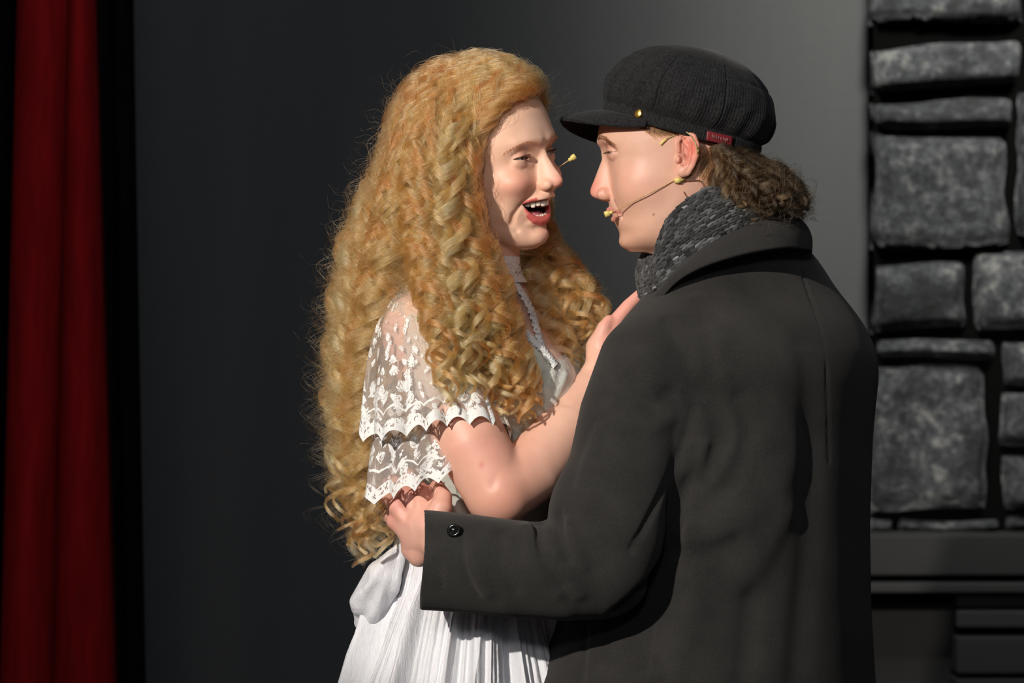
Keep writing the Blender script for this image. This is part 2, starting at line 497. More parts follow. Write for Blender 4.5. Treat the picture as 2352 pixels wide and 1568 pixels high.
for i, s in enumerate([(2004, -150, 2352, 56, 0), (2006, 96, 2346, 202, .06), (2006, 226, 2328, 296, .05), (2006, 306, 2318, 572, .0), (2334, 205, 2500, 548, .03),
                       (2360, -150, 2600, 190, 0), (2008, 602, 2222, 762, .04), (2236, 572, 2420, 762, .06), (2436, 560, 2640, 762, 0), (2006, 776, 2292, 826, 0),
                       (1990, 836, 2268, 1176, .02), (2300, 780, 2420, 886, 0), (2298, 900, 2420, 1030, 0), (2304, 1044, 2440, 1170, 0), (2436, 780, 2650, 1000, 0),
                       (2436, 1010, 2650, 1200, 0), (1990, 1186, 2052, 1222, 0), (2062, 1190, 2296, 1222, 0), (2310, 1186, 2500, 1222, 0), (2512, 205, 2700, 548, 0),
                       (2006, -420, 2300, -170, 0), (2312, -420, 2640, -170, 0), (2610, -150, 2800, 190, 0)]):
    stone(s[0], s[1], s[2], s[3], i * 1.7, s[4])
SLAB = plain('dark_painted_slab', (0.009, 0.009, 0.0088), 0.8); SLABL = plain('lighter_slab', (0.015, 0.015, 0.0145), 0.8)  # second slab tone is evenly a little lighter
hearth = empty('hearth', (P(2250, 1400, 1.9)[0], 1.95, 0)); tag(hearth, 'dark stepped hearth below the stone chimney', 'hearth')
def hbox(name, xa, ya, xb, yb, y0, mat):
    a = P(xa, yb, y0); b = P(xb, ya, y0)
    V, F = box(a[0], b[0], y0, 2.30, a[2], b[2]); o = mesh_obj(name, V, F, mat, hearth, smooth=False)
    md = o.modifiers.new('edge', 'BEVEL'); md.width = 0.004; md.segments = 2; return o
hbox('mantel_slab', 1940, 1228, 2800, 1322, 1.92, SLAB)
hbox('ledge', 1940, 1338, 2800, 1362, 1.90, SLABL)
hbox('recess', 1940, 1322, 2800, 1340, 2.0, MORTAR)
hbox('firebox_panel', 1940, 1362, 2196, 2600, 2.0, plain('dark_panel', (0.006, 0.006, 0.006), 0.9))  # panel in one even near-black
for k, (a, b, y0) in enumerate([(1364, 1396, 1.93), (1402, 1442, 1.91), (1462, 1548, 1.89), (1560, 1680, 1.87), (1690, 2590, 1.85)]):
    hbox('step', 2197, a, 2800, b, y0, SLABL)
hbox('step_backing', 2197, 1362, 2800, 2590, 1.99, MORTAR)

# ================================================================== HEADS
def frame_head(origin, yaw, roll, pitch, side):
    """side=+1: u grows to the camera side of a head facing right; columns u, v, w"""
    a = yaw * D2R
    f = np.array([math.sin(a), -math.cos(a), 0.0]); up = np.array([0, 0, 1.0]); n = np.cross(f, up)
    if side < 0: n = -n
    r = roll * D2R
    n, up = n * math.cos(r) - up * math.sin(r), up * math.cos(r) + n * math.sin(r)
    p = pitch * D2R
    f, up = f * math.cos(p) + up * math.sin(p), up * math.cos(p) - f * math.sin(p)
    return np.array(origin), np.stack([n, f, up], 1)          # world = O + M @ (u, v, w)/1000
class Head:
    def __init__(s, fr): s.O, s.M = fr
    def w(s, p): return s.O + np.atleast_2d(np.array(p, float)) @ s.M.T / 1000
    def w1(s, *p): return s.w(p)[0]
    def loc(s, q): return (np.atleast_2d(q) - s.O) @ s.M * 1000
def flipQ(Q, M): return Q[:, ::-1] if np.linalg.det(M) < 0 else Q

def base_head(vol, rows, nose_rows, k_nose=5):
    vol.uni(loft_sdf(rows, 1.0), k=0.5)
    lo = (-40, 60, min(r[0] for r in nose_rows) - 6); hi = (40, 140, max(r[0] for r in nose_rows) + 6)
    vol.uni(loft_sdf(nose_rows, 0.6), lo, hi, k=k_nose)
def surf_v(rows, u, w_):
    """how far forward the face reaches at lateral u and height w_"""
    R_ = np.array(sorted(rows), float); F, B, Wd, C, p = [np.interp(w_, R_[:, 0], R_[:, i]) for i in range(1, 6)]
    return C + (F - C) * max(0, 1 - (abs(u) / Wd) ** p) ** (1 / p)
def sym(vol, fn):
    for s in (-1, 1): fn(s)
def eye_cut(vol, s, c, r, up, lo, half, slant=0.0, lidk=3.0, lid=2.0):
    """lids as a thin shell over the eyeball, with an almond opening cut through"""
    C = (s * c[0], c[1], c[2])
    vol.ell(C, (r + lid,) * 3, k=lidk)
    def d(U, V, W):
        q = (U - C[0]) * s
        x = np.clip(q / half, -1, 1)
        cz = C[2] + slant * q
        hu = up * (1 - np.abs(x) ** 2.2) ; hl = lo * (1 - np.abs(x) ** 2.2)
        dd = np.maximum((W - cz) - hu, -(W - cz) - hl)
        dd = np.maximum(dd, np.abs(q) - half)
        return np.maximum(dd, (C[1] - 2) - V).astype(np.float32)
    m = r + 8
    vol.sub(d, [C[i] - m for i in range(3)], [C[i] + m for i in range(3)], k=0.8)
def eyeball(H, c, r, gaze, iris, parent):
    th = np.linspace(0, math.pi, 40); ph = np.linspace(0, 2 * math.pi, 32, endpoint=False)
    T, Pp = np.meshgrid(th, ph, indexing='ij')
    g = np.array(gaze, float); g /= np.linalg.norm(g); a = np.cross(g, (0, 0, 1)); a /= np.linalg.norm(a); b = np.cross(g, a)
    rr = r + 0.7 * np.exp(-(T / 0.38) ** 2)
    v = (np.cos(T) * rr)[..., None] * g + (np.sin(T) * np.cos(Pp) * rr)[..., None] * a + (np.sin(T) * np.sin(Pp) * rr)[..., None] * b
    v = v.reshape(-1, 3) + np.array(c); t = T.ravel()
    col = np.tile(np.array(srgb(226, 214, 208)), (len(v), 1))
    col[t < 0.50] = iris; col[t < 0.22] = (0.004, 0.004, 0.004)
    col[(t < 0.54) & (t > 0.46)] = np.array(iris) * 0.4
    o = mesh_obj('eye', H.w(v), gridF(40, 32, True), EYE, parent, cols=col)
    return o
def mk_eye():
    m = NT('eye'); a = m.n('ShaderNodeAttribute', attribute_name='Col'); m.l(a.outputs['Color'], m.b.inputs['Base Color'])
    m.set(Roughness=0.08, Coat_Weight=0.6, Coat_Roughness=0.03); return m.m
EYE = mk_eye()
def gau(p, c, s):
    s = np.array(s if hasattr(s, '__len__') else (s, s, s), float)
    return np.exp(-(((p - np.array(c, float)) / s) ** 2).sum(1))
def near_line(p, pts):
    d = np.full(len(p), 1e9)
    for a, b in zip(pts[:-1], pts[1:]):
        a = np.array(a, float); b = np.array(b, float); ab = b - a
        t = np.clip(((p - a) @ ab) / (ab @ ab), 0, 1)
        d = np.minimum(d, np.linalg.norm(p - a - t[:, None] * ab, axis=1))
    return d
def blend(col, c, wgt): return col + (np.array(c) - col) * np.clip(wgt, 0, 1)[:, None]

# ------------------------------------------------------------------ woman
def build_woman_head():
    H = Head(frame_head(P(1115, 358, 0.0), 56, 9, 0.5, 1))
    vol = Vol((-80, -104, -150), (80, 126, 122), 1.15)
    rows = [(113, 0, -20, 8, -10, 2), (106, 38, -52, 40, -8, 2.1), (92, 62, -76, 57, -6, 2.1), (73, 79, -89, 66, -4, 2.15), (54, 88, -95, 70, 0, 2.2), (35, 94, -96, 71, 2, 2.25),
            (18, 97, -96, 71, 5, 2.3), (5, 93, -94, 70, 8, 2.3), (-5, 87, -92, 69, 10, 2.3), (-20, 85, -86, 69, 12, 2.35), (-35, 88, -78, 68, 15, 2.3), (-50, 88.5, -62, 65, 18, 2.05),
            (-65, 84, -35, 61, 20, 1.92), (-80, 79.5, -15, 56, 22, 1.88), (-92, 75, 4, 50, 26, 1.9), (-100, 76, 14, 43, 32, 2.0), (-108, 77.5, 22, 36, 36, 2.1), (-115, 75.5, 32, 28, 44, 2.1), (-120, 72, 42, 20, 50, 2), (-124, 62, 50, 8, 54, 2)]
    sv = lambda u, w_: surf_v(rows, u, w_)
    nose = [(14, 90, 70, 7, 82, 1.8), (6, 95, 72, 7, 84, 1.8), (-5, 98.5, 72, 8, 84, 1.8), (-18, 106, 74, 10, 85, 1.75), (-28, 113.5, 76, 12, 86, 1.8), (-35, 117, 78, 13, 88, 2.0), (-41, 115, 80, 12, 90, 2.1), (-46, 107, 84, 9, 92, 2), (-50, 97, 86, 6, 92, 2)]
    base_head(vol, rows, nose, 5)
    vol.chain([(0, -8, -55), (0, -28, -150)], [52, 52], k=14)                      # neck
    vol.ell((0, 30, -95), (38, 40, 22), k=12)                                        # under the jaw
    def feat(s):
        vol.brush([(s * 34, 84, 2), (s * 22, 90, 2)], 13, -6.5)                      # eye sockets
        vol.brush([(s * 12, 98, 19), (s * 30, 93, 22), (s * 44, 82, 18)], 9, 2.2)   # brow
        eye_cut(vol, s, (33.5, 69.5, -2.0), 12, 2.7, 1.9, 14.0, slant=0.05)
        vol.brush([(s * 19, 83, 5.5), (s * 32, 84, 8.5), (s * 46, 75, 3.5)], 2.2, -1.6)  # lid crease
        vol.brush([(s * 20, 84, -10), (s * 31, 84, -12), (s * 44, 77, -9)], 5, 3.0)  # cheek pushed up under the eye
        vol.brush([(s * 18, 86, -7), (s * 25, 88, -14), (s * 36, 84, -16)], 2.4, -1.6)
        vol.ell((s * 38, 65, -33), (21, 22, 17), k=14)                               # smiling cheek
        vol.ell((s * 12, 97.5, -39.5), (6.8, 10.5, 7.2), k=4.5)                          # nostril wing
        vol.ell((s * 6.5, 105, -47.5), (3.6, 7, 3.6), k=1.5, op='sub')               # nostril
        vol.brush([(s * 17.5, 95, -36), (s * 21, 90, -44)], 3.0, -3.0)
        fold_ = [(s * 20, sv(20, -42) + 3, -42), (s * 28, sv(28, -52) + 1, -52), (s * 36, sv(36, -63), -63), (s * 40, sv(40, -74), -74), (s * 39, sv(39, -86), -86), (s * 33, sv(33, -95), -95)]
        vol.brush(fold_[:5], 3.2, -4.2)
        vol.brush(fold_[3:], 3.5, -2.5)
        vol.brush([(s * 46, sv(46, -58), -58), (s * 48, sv(48, -74), -74)], 10, 3.0)
        vol.brush([(s * 4, 97, -50), (s * 4.5, 95, -56)], 2.2, 0.8)
    sym(vol, feat)
    vol.brush([(0, 98, -50), (0, 94, -55)], 2.2, -1.4)
    vol.ell((0, 86, -57), (20, 12, 9), k=8)                                          # mouth mound
    vol.ell((0, 72.5, -106), (15, 11, 12), k=9)                                        # chin
    vol.brush([(-12, 79, -96), (0, 81, -96), (12, 79, -96)], 4.5, -3.0)
    # mouth: the opening follows the lip line
    def lip(pts, off):
        q = [(u, sv(u, w_) + o_, w_) for (u, w_, o_) in pts]
        return [(-u, v, w_) for u, v, w_ in q[::-1]] + [(0, sv(0, off[0]) + off[1], off[0])] + q
    upl = lip([(7, -55.2, 3.2), (16, -56.0, 1.8), (25, -57.6, -0.5), (31.5, -60.0, -3.0)], (-55.8, 3.4))
    lol = lip([(7, -86.6, 4.0), (16, -83.5, 2.6), (25, -75.0, 0.2), (31, -65.0, -3.0)], (-87.2, 4.2))
    vol.ell((0, 69, -88), (22, 11, 8), k=6)
    def cav(U, V, W):
        x = np.clip(np.abs(U) / 31.5, 0, 1)
        top = -61.5 + 3.5 * (1 - x ** 2); bot = -63.0 - 21.5 * (1 - x ** 2.0)
        d = np.maximum(W - top, bot - W); d = np.maximum(d, np.abs(U) - 31.5)
        return np.maximum(d, 44 - V).astype(np.float32)
    vol.sub(cav, (-36, 40, -95), (36, 120, -50), k=2.0)
    vol.chain(upl, [1.3, 2.4, 3.4, 3.9, 3.6, 3.9, 3.4, 2.4, 1.3], k=1.5)
    vol.chain(lol, [1.3, 3.2, 4.8, 5.4, 5.4, 5.4, 4.8, 3.2, 1.3], k=1.8)
    V, Q = nets(vol)
    V = V + np.array([0, 0, 0])
    base = np.array(srgb(246, 198, 170)); col = np.tile(base, (len(V), 1))
    for s in (-1, 1):
        col = blend(col, srgb(238, 150, 130), 0.75 * gau(V, (s * 42, 74, -34), (20, 30, 17)))
        col = blend(col, srgb(206, 140, 118), 0.55 * gau(V, (s * 32, 84, 6), (15, 12, 6)))
        col = blend(col, srgb(196, 126, 110), 0.5 * gau(V, (s * 31, 84, -9), (12, 14, 4)))
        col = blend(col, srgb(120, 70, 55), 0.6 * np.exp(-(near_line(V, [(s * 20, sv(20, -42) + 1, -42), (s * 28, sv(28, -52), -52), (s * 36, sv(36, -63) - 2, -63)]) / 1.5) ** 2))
    col = blend(col, srgb(240, 150, 135), 0.7 * gau(V, (0, 114, -36), (14, 16, 11)))
    col = blend(col, srgb(236, 170, 150), 0.5 * gau(V, (0, 84, -108), (14, 16, 12)))
    col = blend(col, srgb(244, 204, 182), 0.5 * gau(V, (0, 96, 40), (40, 20, 22)))
    hl_ = np.interp(V[:, 2], [-60, -20, 20, 45, 62, 80], [-10, 14, 30, 52, 66, 70])
    col = blend(col, srgb(150, 92, 48), np.clip((hl_ - V[:, 1]) / 5, 0, 1) * (V[:, 2] > -45))
    inside = (V[:, 1] < 84) & (np.abs(V[:, 0]) < 26.5) & (V[:, 1] > 35) & (V[:, 2] < -58) & (V[:, 2] > -90)
    # lips
    du = near_line(V, upl); dl = near_line(V, lol)
    col = blend(col, srgb(222, 112, 104), np.clip((np.interp(np.abs(V[:, 0]), [0, 20, 31], [5.2, 4.7, 2.4]) - du) / 0.8, 0, 1) * (V[:, 2] < -52.8 - 0.005 * V[:, 0] ** 2))
    col = blend(col, srgb(228, 112, 106), np.clip((np.interp(np.abs(V[:, 0]), [0, 14, 24, 31], [7.2, 6.8, 5.0, 2.4]) - dl) / 0.9, 0, 1) * (V[:, 2] > -94.5))
    deep = np.minimum(du, dl) > 7.5
    svv = np.array([surf_v(rows, min(abs(a), 31), max(-90, min(-55, c))) for a, c in zip(V[:, 0], V[:, 2])]) if False else np.interp(np.abs(V[:, 0]), np.arange(0, 34, 2), [surf_v(rows, q, -72) for q in np.arange(0, 34, 2)])
    ctr = (np.abs(V[:, 0]) < 23) & (V[:, 1] < svv - 4) & (V[:, 1] > 40) & (V[:, 2] < -56) & (V[:, 2] > -84.5) & (du > 3.6) & (dl > 4.6)
    col[ctr] = srgb(88, 34, 34)  # mouth lining dark red, with the cavity's darkness painted in
    return H, V, flipQ(Q, H.M), col, vol

def vsurf(vol, u, w_):
    i = int(round((u - vol.lo[0]) / vol.h)); k = int(round((w_ - vol.lo[2]) / vol.h))
    q = np.nonzero(vol.f[i, :, k] < 0)[0]
    return float(vol.ax[1][q[-1]]) + .6 if len(q) else 60.0

def lashes(H, lines, parent, mat, length=7, n=40, r=0.00022, curl=3, name='eyelash'):
    S = []
    for pts, dirv in lines:
        p = spline(pts, n)
        for i in range(n):
            a = p[i] + rng.normal(0, 0.15, 3); t = i / (n - 1)
            d = np.array(dirv[0]) * (1 - t) + np.array(dirv[1]) * t; d = d / np.linalg.norm(d)
            q = [a + d * length * k / 5 + np.array([0, 0, curl * (k / 5) ** 2]) for k in range(6)]
            S.append(q)
    S = H.w(np.array(S).reshape(-1, 3)).reshape(len(S), 6, 3)
    return hair_obj(name, S, np.linspace(r, r * 0.3, 6)[None], 0.1, mat, parent)
def brow(H, pts, parent, mat, width, n, length, tang=0.8, r=0.00022, tint=0.3, vol=None):
    p = spline(pts, n); S = []
    if vol is not None: p[:, 1] = [vsurf(vol, q[0], q[2]) for q in p]
    T = np.gradient(p, axis=0); T /= np.linalg.norm(T, axis=1)[:, None]
    for i in range(n):
        t = i / (n - 1); wv = width * math.sin(math.pi * min(0.92, 0.12 + t * 0.8)) ** 0.8
        a = p[i] + np.array([0, 0.2, rng.uniform(-.5, .5) * wv])
        d = T[i] * tang + np.array([0, 0.05, 0.25 - 0.5 * t]); d /= np.linalg.norm(d)
        S.append([a + d * length * k / 4 for k in range(5)])
    S = H.w(np.array(S).reshape(-1, 3)).reshape(n, 5, 3)
    return hair_obj('eyebrow', S, np.linspace(r, r * 0.4, 5)[None], tint, mat, parent)

woman = empty('person', (P(1060, 0, 0)[0], 0, 0))
tag(woman, 'smiling woman with long curly golden red hair in a white lace dress', 'person', 'couple embracing on the stage')
WH, hv, hq, hc, WVOL = build_woman_head()

# body of the woman in world coordinates
TD = 60 * D2R
tf = np.array([math.sin(TD), -math.cos(TD)]); tn = np.array([-math.cos(TD), -math.sin(TD)])      # forward, near side
def zof(py): return CZ + (784 - py) / PPM
def body_loft(vol, rows, fdir, ndir, yc, k, lo=None, hi=None):
    """rows: (py, cx_px, lateral half, depth front, depth back, p)"""
    R = np.array(sorted([(zof(r[0]), (r[1] - 1176) / PPM, *r[2:]) for r in rows]), float)
    def smo(Z):
        acc = 0
        for d, wt in ((-.02, .2), (-.01, .2), (0, .2), (.01, .2), (.02, .2)):
            acc = acc + wt * np.stack([np.interp(Z + d, R[:, 0], R[:, i]) for i in range(1, 6)])
        return acc
    def d(X, Y, Z):
        cx, lat, df, db, p = [q.astype(np.float32) for q in smo(Z)]
        x = X - cx; y = Y - yc
        u = np.abs(x * ndir[0] + y * ndir[1]); v = x * fdir[0] + y * fdir[1]
        a = np.where(v > 0, df, db)
        s_ = ((u / lat) ** p + (np.abs(v) / a) ** p + 1e-9) ** (1 / p)
        r = np.sqrt(u * u + v * v)
        f = np.where(s_ < 0.3, -0.7 * np.minimum(lat, a), r * (1 - 1 / s_))
        return np.maximum(f, np.maximum(R[0, 0] - Z, Z - R[-1, 0])).astype(np.float32)
    vol.uni(d, lo, hi, k=k)
WROWS = [(530, 1116, .046, .048, .048, 2), (600, 1100, .050, .050, .050, 2), (640, 1100, .056, .052, .056, 2), (672, 1098, .085, .058, .066, 2), (700, 1095, .125, .066, .075, 2.1), (740, 1095, .150, .082, .088, 2.2), (800, 1100, .156, .105, .095, 2.3), (880, 1108, .150, .130, .095, 2.3),
         (960, 1108, .140, .134, .090, 2.2), (1060, 1104, .124, .126, .084, 2.1), (1200, 1098, .112, .104, .082, 2.1), (1270, 1098, .110, .088, .088, 2.1), (1330, 1098, .085, .07, .07, 2.1), (1450, 1095, .08, .07, .07, 2.1), (1600, 1095, .08, .07, .07, 2.1)]
wb = Vol((-.28, -.28, .80), (.30, .26, 1.45), 0.0024)
body_loft(wb, WROWS, tf, tn, 0.03, 0.01)
def wp(px, py, y): return P(px, py, y)
wb.ell(P(1230, 890, -.06), (.045, .05, .055), k=.05); wb.ell(P(1275, 880, .09), (.045, .05, .055), k=.05)
# near arm
wb.chain([P(972, 765, -.10), P(1010, 870, -.135), P(1085, 1020, -.165), P(1142, 1128, -.175)], [.054, .050, .0465, .043], k=.03)
wb.chain([P(1148, 1132, -.175), P(1215, 1085, -.145), P(1300, 985, -.10), P(1372, 885, -.045), P(1392, 840, -.030)], [.0425, .0425, .037, .029, .026], k=.006)
wb.brush([P(1190, 1035, -.215), P(1150, 1075, -.222), P(1130, 1115, -.222)], .0045, -.006)
# far arm, reaching behind him
wb.chain([P(1250, 765, .16), P(1330, 900, .22), P(1400, 1040, .26), P(1500, 950, .24)], [.046, .042, .038, .03], k=.03)
# her hand flat on his chest
hand_w = [([P(1388, 850, -.03), P(1384, 800, -.022), P(1402, 760, -.012)], [.024, .022, .018]),
          ([P(1400, 815, -.005), P(1425, 760, .01)], [.024, .02]),
          ([P(1392, 790, -.022), P(1412, 742, -.018), P(1442, 704, -.012), P(1482, 666, .0)], [.013, .0105, .009, .0075]),
          ([P(1412, 775, -.004), P(1436, 728, .000), P(1462, 694, .004), P(1500, 662, .016)], [.012, .0105, .009, .0075]),
          ([P(1425, 780, .014), P(1456, 735, .02), P(1484, 706, .03), P(1510, 690, .036)], [.011, .0095, .0085, .007]),
          ([P(1425, 800, .03), P(1466, 768, .038), P(1490, 745, .045), P(1510, 730, .05)], [.0095, .0085, .0075, .0065]),
          ([P(1385, 830, -.03), P(1374, 792, -.03), P(1388, 752, -.028), P(1398, 735, -.024)], [.012, .0115, .0095, .007])]
for pts, rad in hand_w: wb.chain(pts, rad, k=.004)
bv, bq = nets(wb)
# skin colours of the body
bc = np.tile(np.array(srgb(240, 190, 166)), (len(bv), 1))
bc = blend(bc, srgb(236, 160, 138), 0.6 * gau(bv, P(1160, 1150, -.2), (.05, .08, .06)))
bc = blend(bc, srgb(240, 165, 148), 0.8 * np.clip((bv[:, 0] - P(1350, 0, 0)[0]) / .03, 0, 1))
bc = blend(bc, srgb(214, 96, 84), 0.8 * gau(bv, P(1105, 1067, -.212), (.004, .03, .005)))
bc = blend(bc, srgb(238, 170, 150), 0.8 * gau(bv, P(1100, 1030, -.2), (.06, .08, .03)))
hw = WH.w(hv)
mesh_obj('body', np.vstack([hw, bv]), np.vstack([hq, bq + len(hw)]), SKIN, woman, cols=np.vstack([hc, bc]))
for s in (1, -1):
    eyeball(WH, (s * 33.5, 69.5, -2.0), 11.9, (-0.25, 1, 0.05), srgb(44, 34, 32), woman)
HAIR_LASH = mk_hair('lash_hair', [(0, (0.012, 0.007, 0.005)), (1, (0.03, 0.02, 0.012))])
HAIR_BROW = mk_hair('brow_hair', [(0, srgb(110, 74, 56)), (1, srgb(150, 104, 80))])
for s in (1, -1):
    lashes(WH, [([(s * 22, 79.5, -0.2), (s * 33.5, 83.6, 1.0), (s * 45.5, 74.0, -1.8)], [(s * -0.2, 1, 0.1), (s * 0.6, 1, 0.1)])], woman, HAIR_LASH, 6.5, 90, .00034, 1.5)
    lashes(WH, [([(s * 25, 80.5, -3.8), (s * 33, 83, -4.2), (s * 44, 75, -3.0)], [(0, 1, -0.5), (s * 0.5, 1, -0.4)])], woman, HAIR_LASH, 3, 24, .00015, -0.5, 'lower_lash')
    brow(WH, [(s * 16, 96.5, 14.5), (s * 25, 94.5, 17.5), (s * 36, 89.5, 18.5), (s * 46, 81.5, 15.5), (s * 56, 69, 8.5)], woman, HAIR_BROW, 3.6, 320, 5.0, r=.00020, vol=WVOL)

# teeth and tongue
def mk_tooth():
    m = NT('tooth'); m.set(Base_Color=(*srgb(250, 240, 220), 1), Roughness=0.2, Subsurface_Weight=0.1, Subsurface_Scale=0.002); return m.m
TOOTH = mk_tooth(); GUM = plain('gum', srgb(196, 110, 108), 0.35); TONGUE = plain('tongue_pink', srgb(206, 120, 128), 0.4)
def arch(upper):
    w0 = -62.8 if upper else -83.2; root = mesh_obj('upper_gum' if upper else 'lower_gum', *[(lambda t: t)(x) for x in tube(WH.w(spline([(-21, 60, w0 + (2.5 if upper else -1.5)), (-16, 72, w0 + (2.5 if upper else -1.5)), (0, 80 if upper else 75, w0 + (2.5 if upper else -1.5)), (16, 72, w0 + (2.5 if upper else -1.5)), (21, 60, w0 + (2.5 if upper else -1.5))], 24)), .0034, 8)], GUM, woman)
    line = spline([(-25, 52, 0), (-22.5, 64, 0), (-15, 79 if upper else 76, 0), (0, 87 if upper else 78.5, 0), (15, 79 if upper else 76, 0), (22.5, 64, 0), (25, 52, 0)], 201)
    L = np.r_[0, np.cumsum(np.linalg.norm(np.diff(line, axis=0), axis=1))]; mid = L[-1] / 2
    ws = [8.2, 6.6, 7.4, 6.8, 6.8, 8.0] if upper else [5.2, 5.6, 6.6, 6.8, 6.8, 8.0]
    hs = [9.2, 8.0, 9.4, 7.6, 7, 6.5] if upper else [6.5, 6.5, 7, 6.5, 6, 6]
    for s in (-1, 1):
        acc = 0
        for wd, ht in zip(ws, hs):
            sp = mid + s * (acc + wd / 2); acc += wd
            if not 0 < sp < L[-1]: break
            c = np.array([np.interp(sp, L, line[:, i]) for i in range(3)]); c2 = np.array([np.interp(sp + 1, L, line[:, i]) for i in range(3)])
            t = c2 - c; t /= np.linalg.norm(t); nrm = np.cross(t, (0, 0, 1)); nrm = nrm if nrm[1] > 0 else -nrm
            v, f = ball((0, 0, 0), (1, 1, 1), 9, 14); sg = np.sign(v) * np.abs(v) ** 0.62
            ptd = 1 - 0.18 * np.clip(-sg[:, 2] if upper else sg[:, 2], -1, 1) * (ht > 9.3)
            vv = (sg[:, :1] * wd * 0.485 * ptd[:, None]) * t + sg[:, 1:2] * 2.6 * nrm + sg[:, 2:] * np.array([0, 0, ht / 2])
            mesh_obj('tooth', WH.w(vv + c + np.array([0, 0, w0 - (ht / 2 - 3.5 if upper else -(ht / 2 - 2.5))])), f, TOOTH, None).parent = root
arch(True); arch(False)
v, f = ball((0, 56, -82), (19, 26, 8.5), 14, 20); v[:, 2] -= 2.2 * np.exp(-(v[:, 0] / 3.0) ** 2) * (v[:, 2] > -83); mesh_obj('tongue', WH.w(v), f, TONGUE, woman)

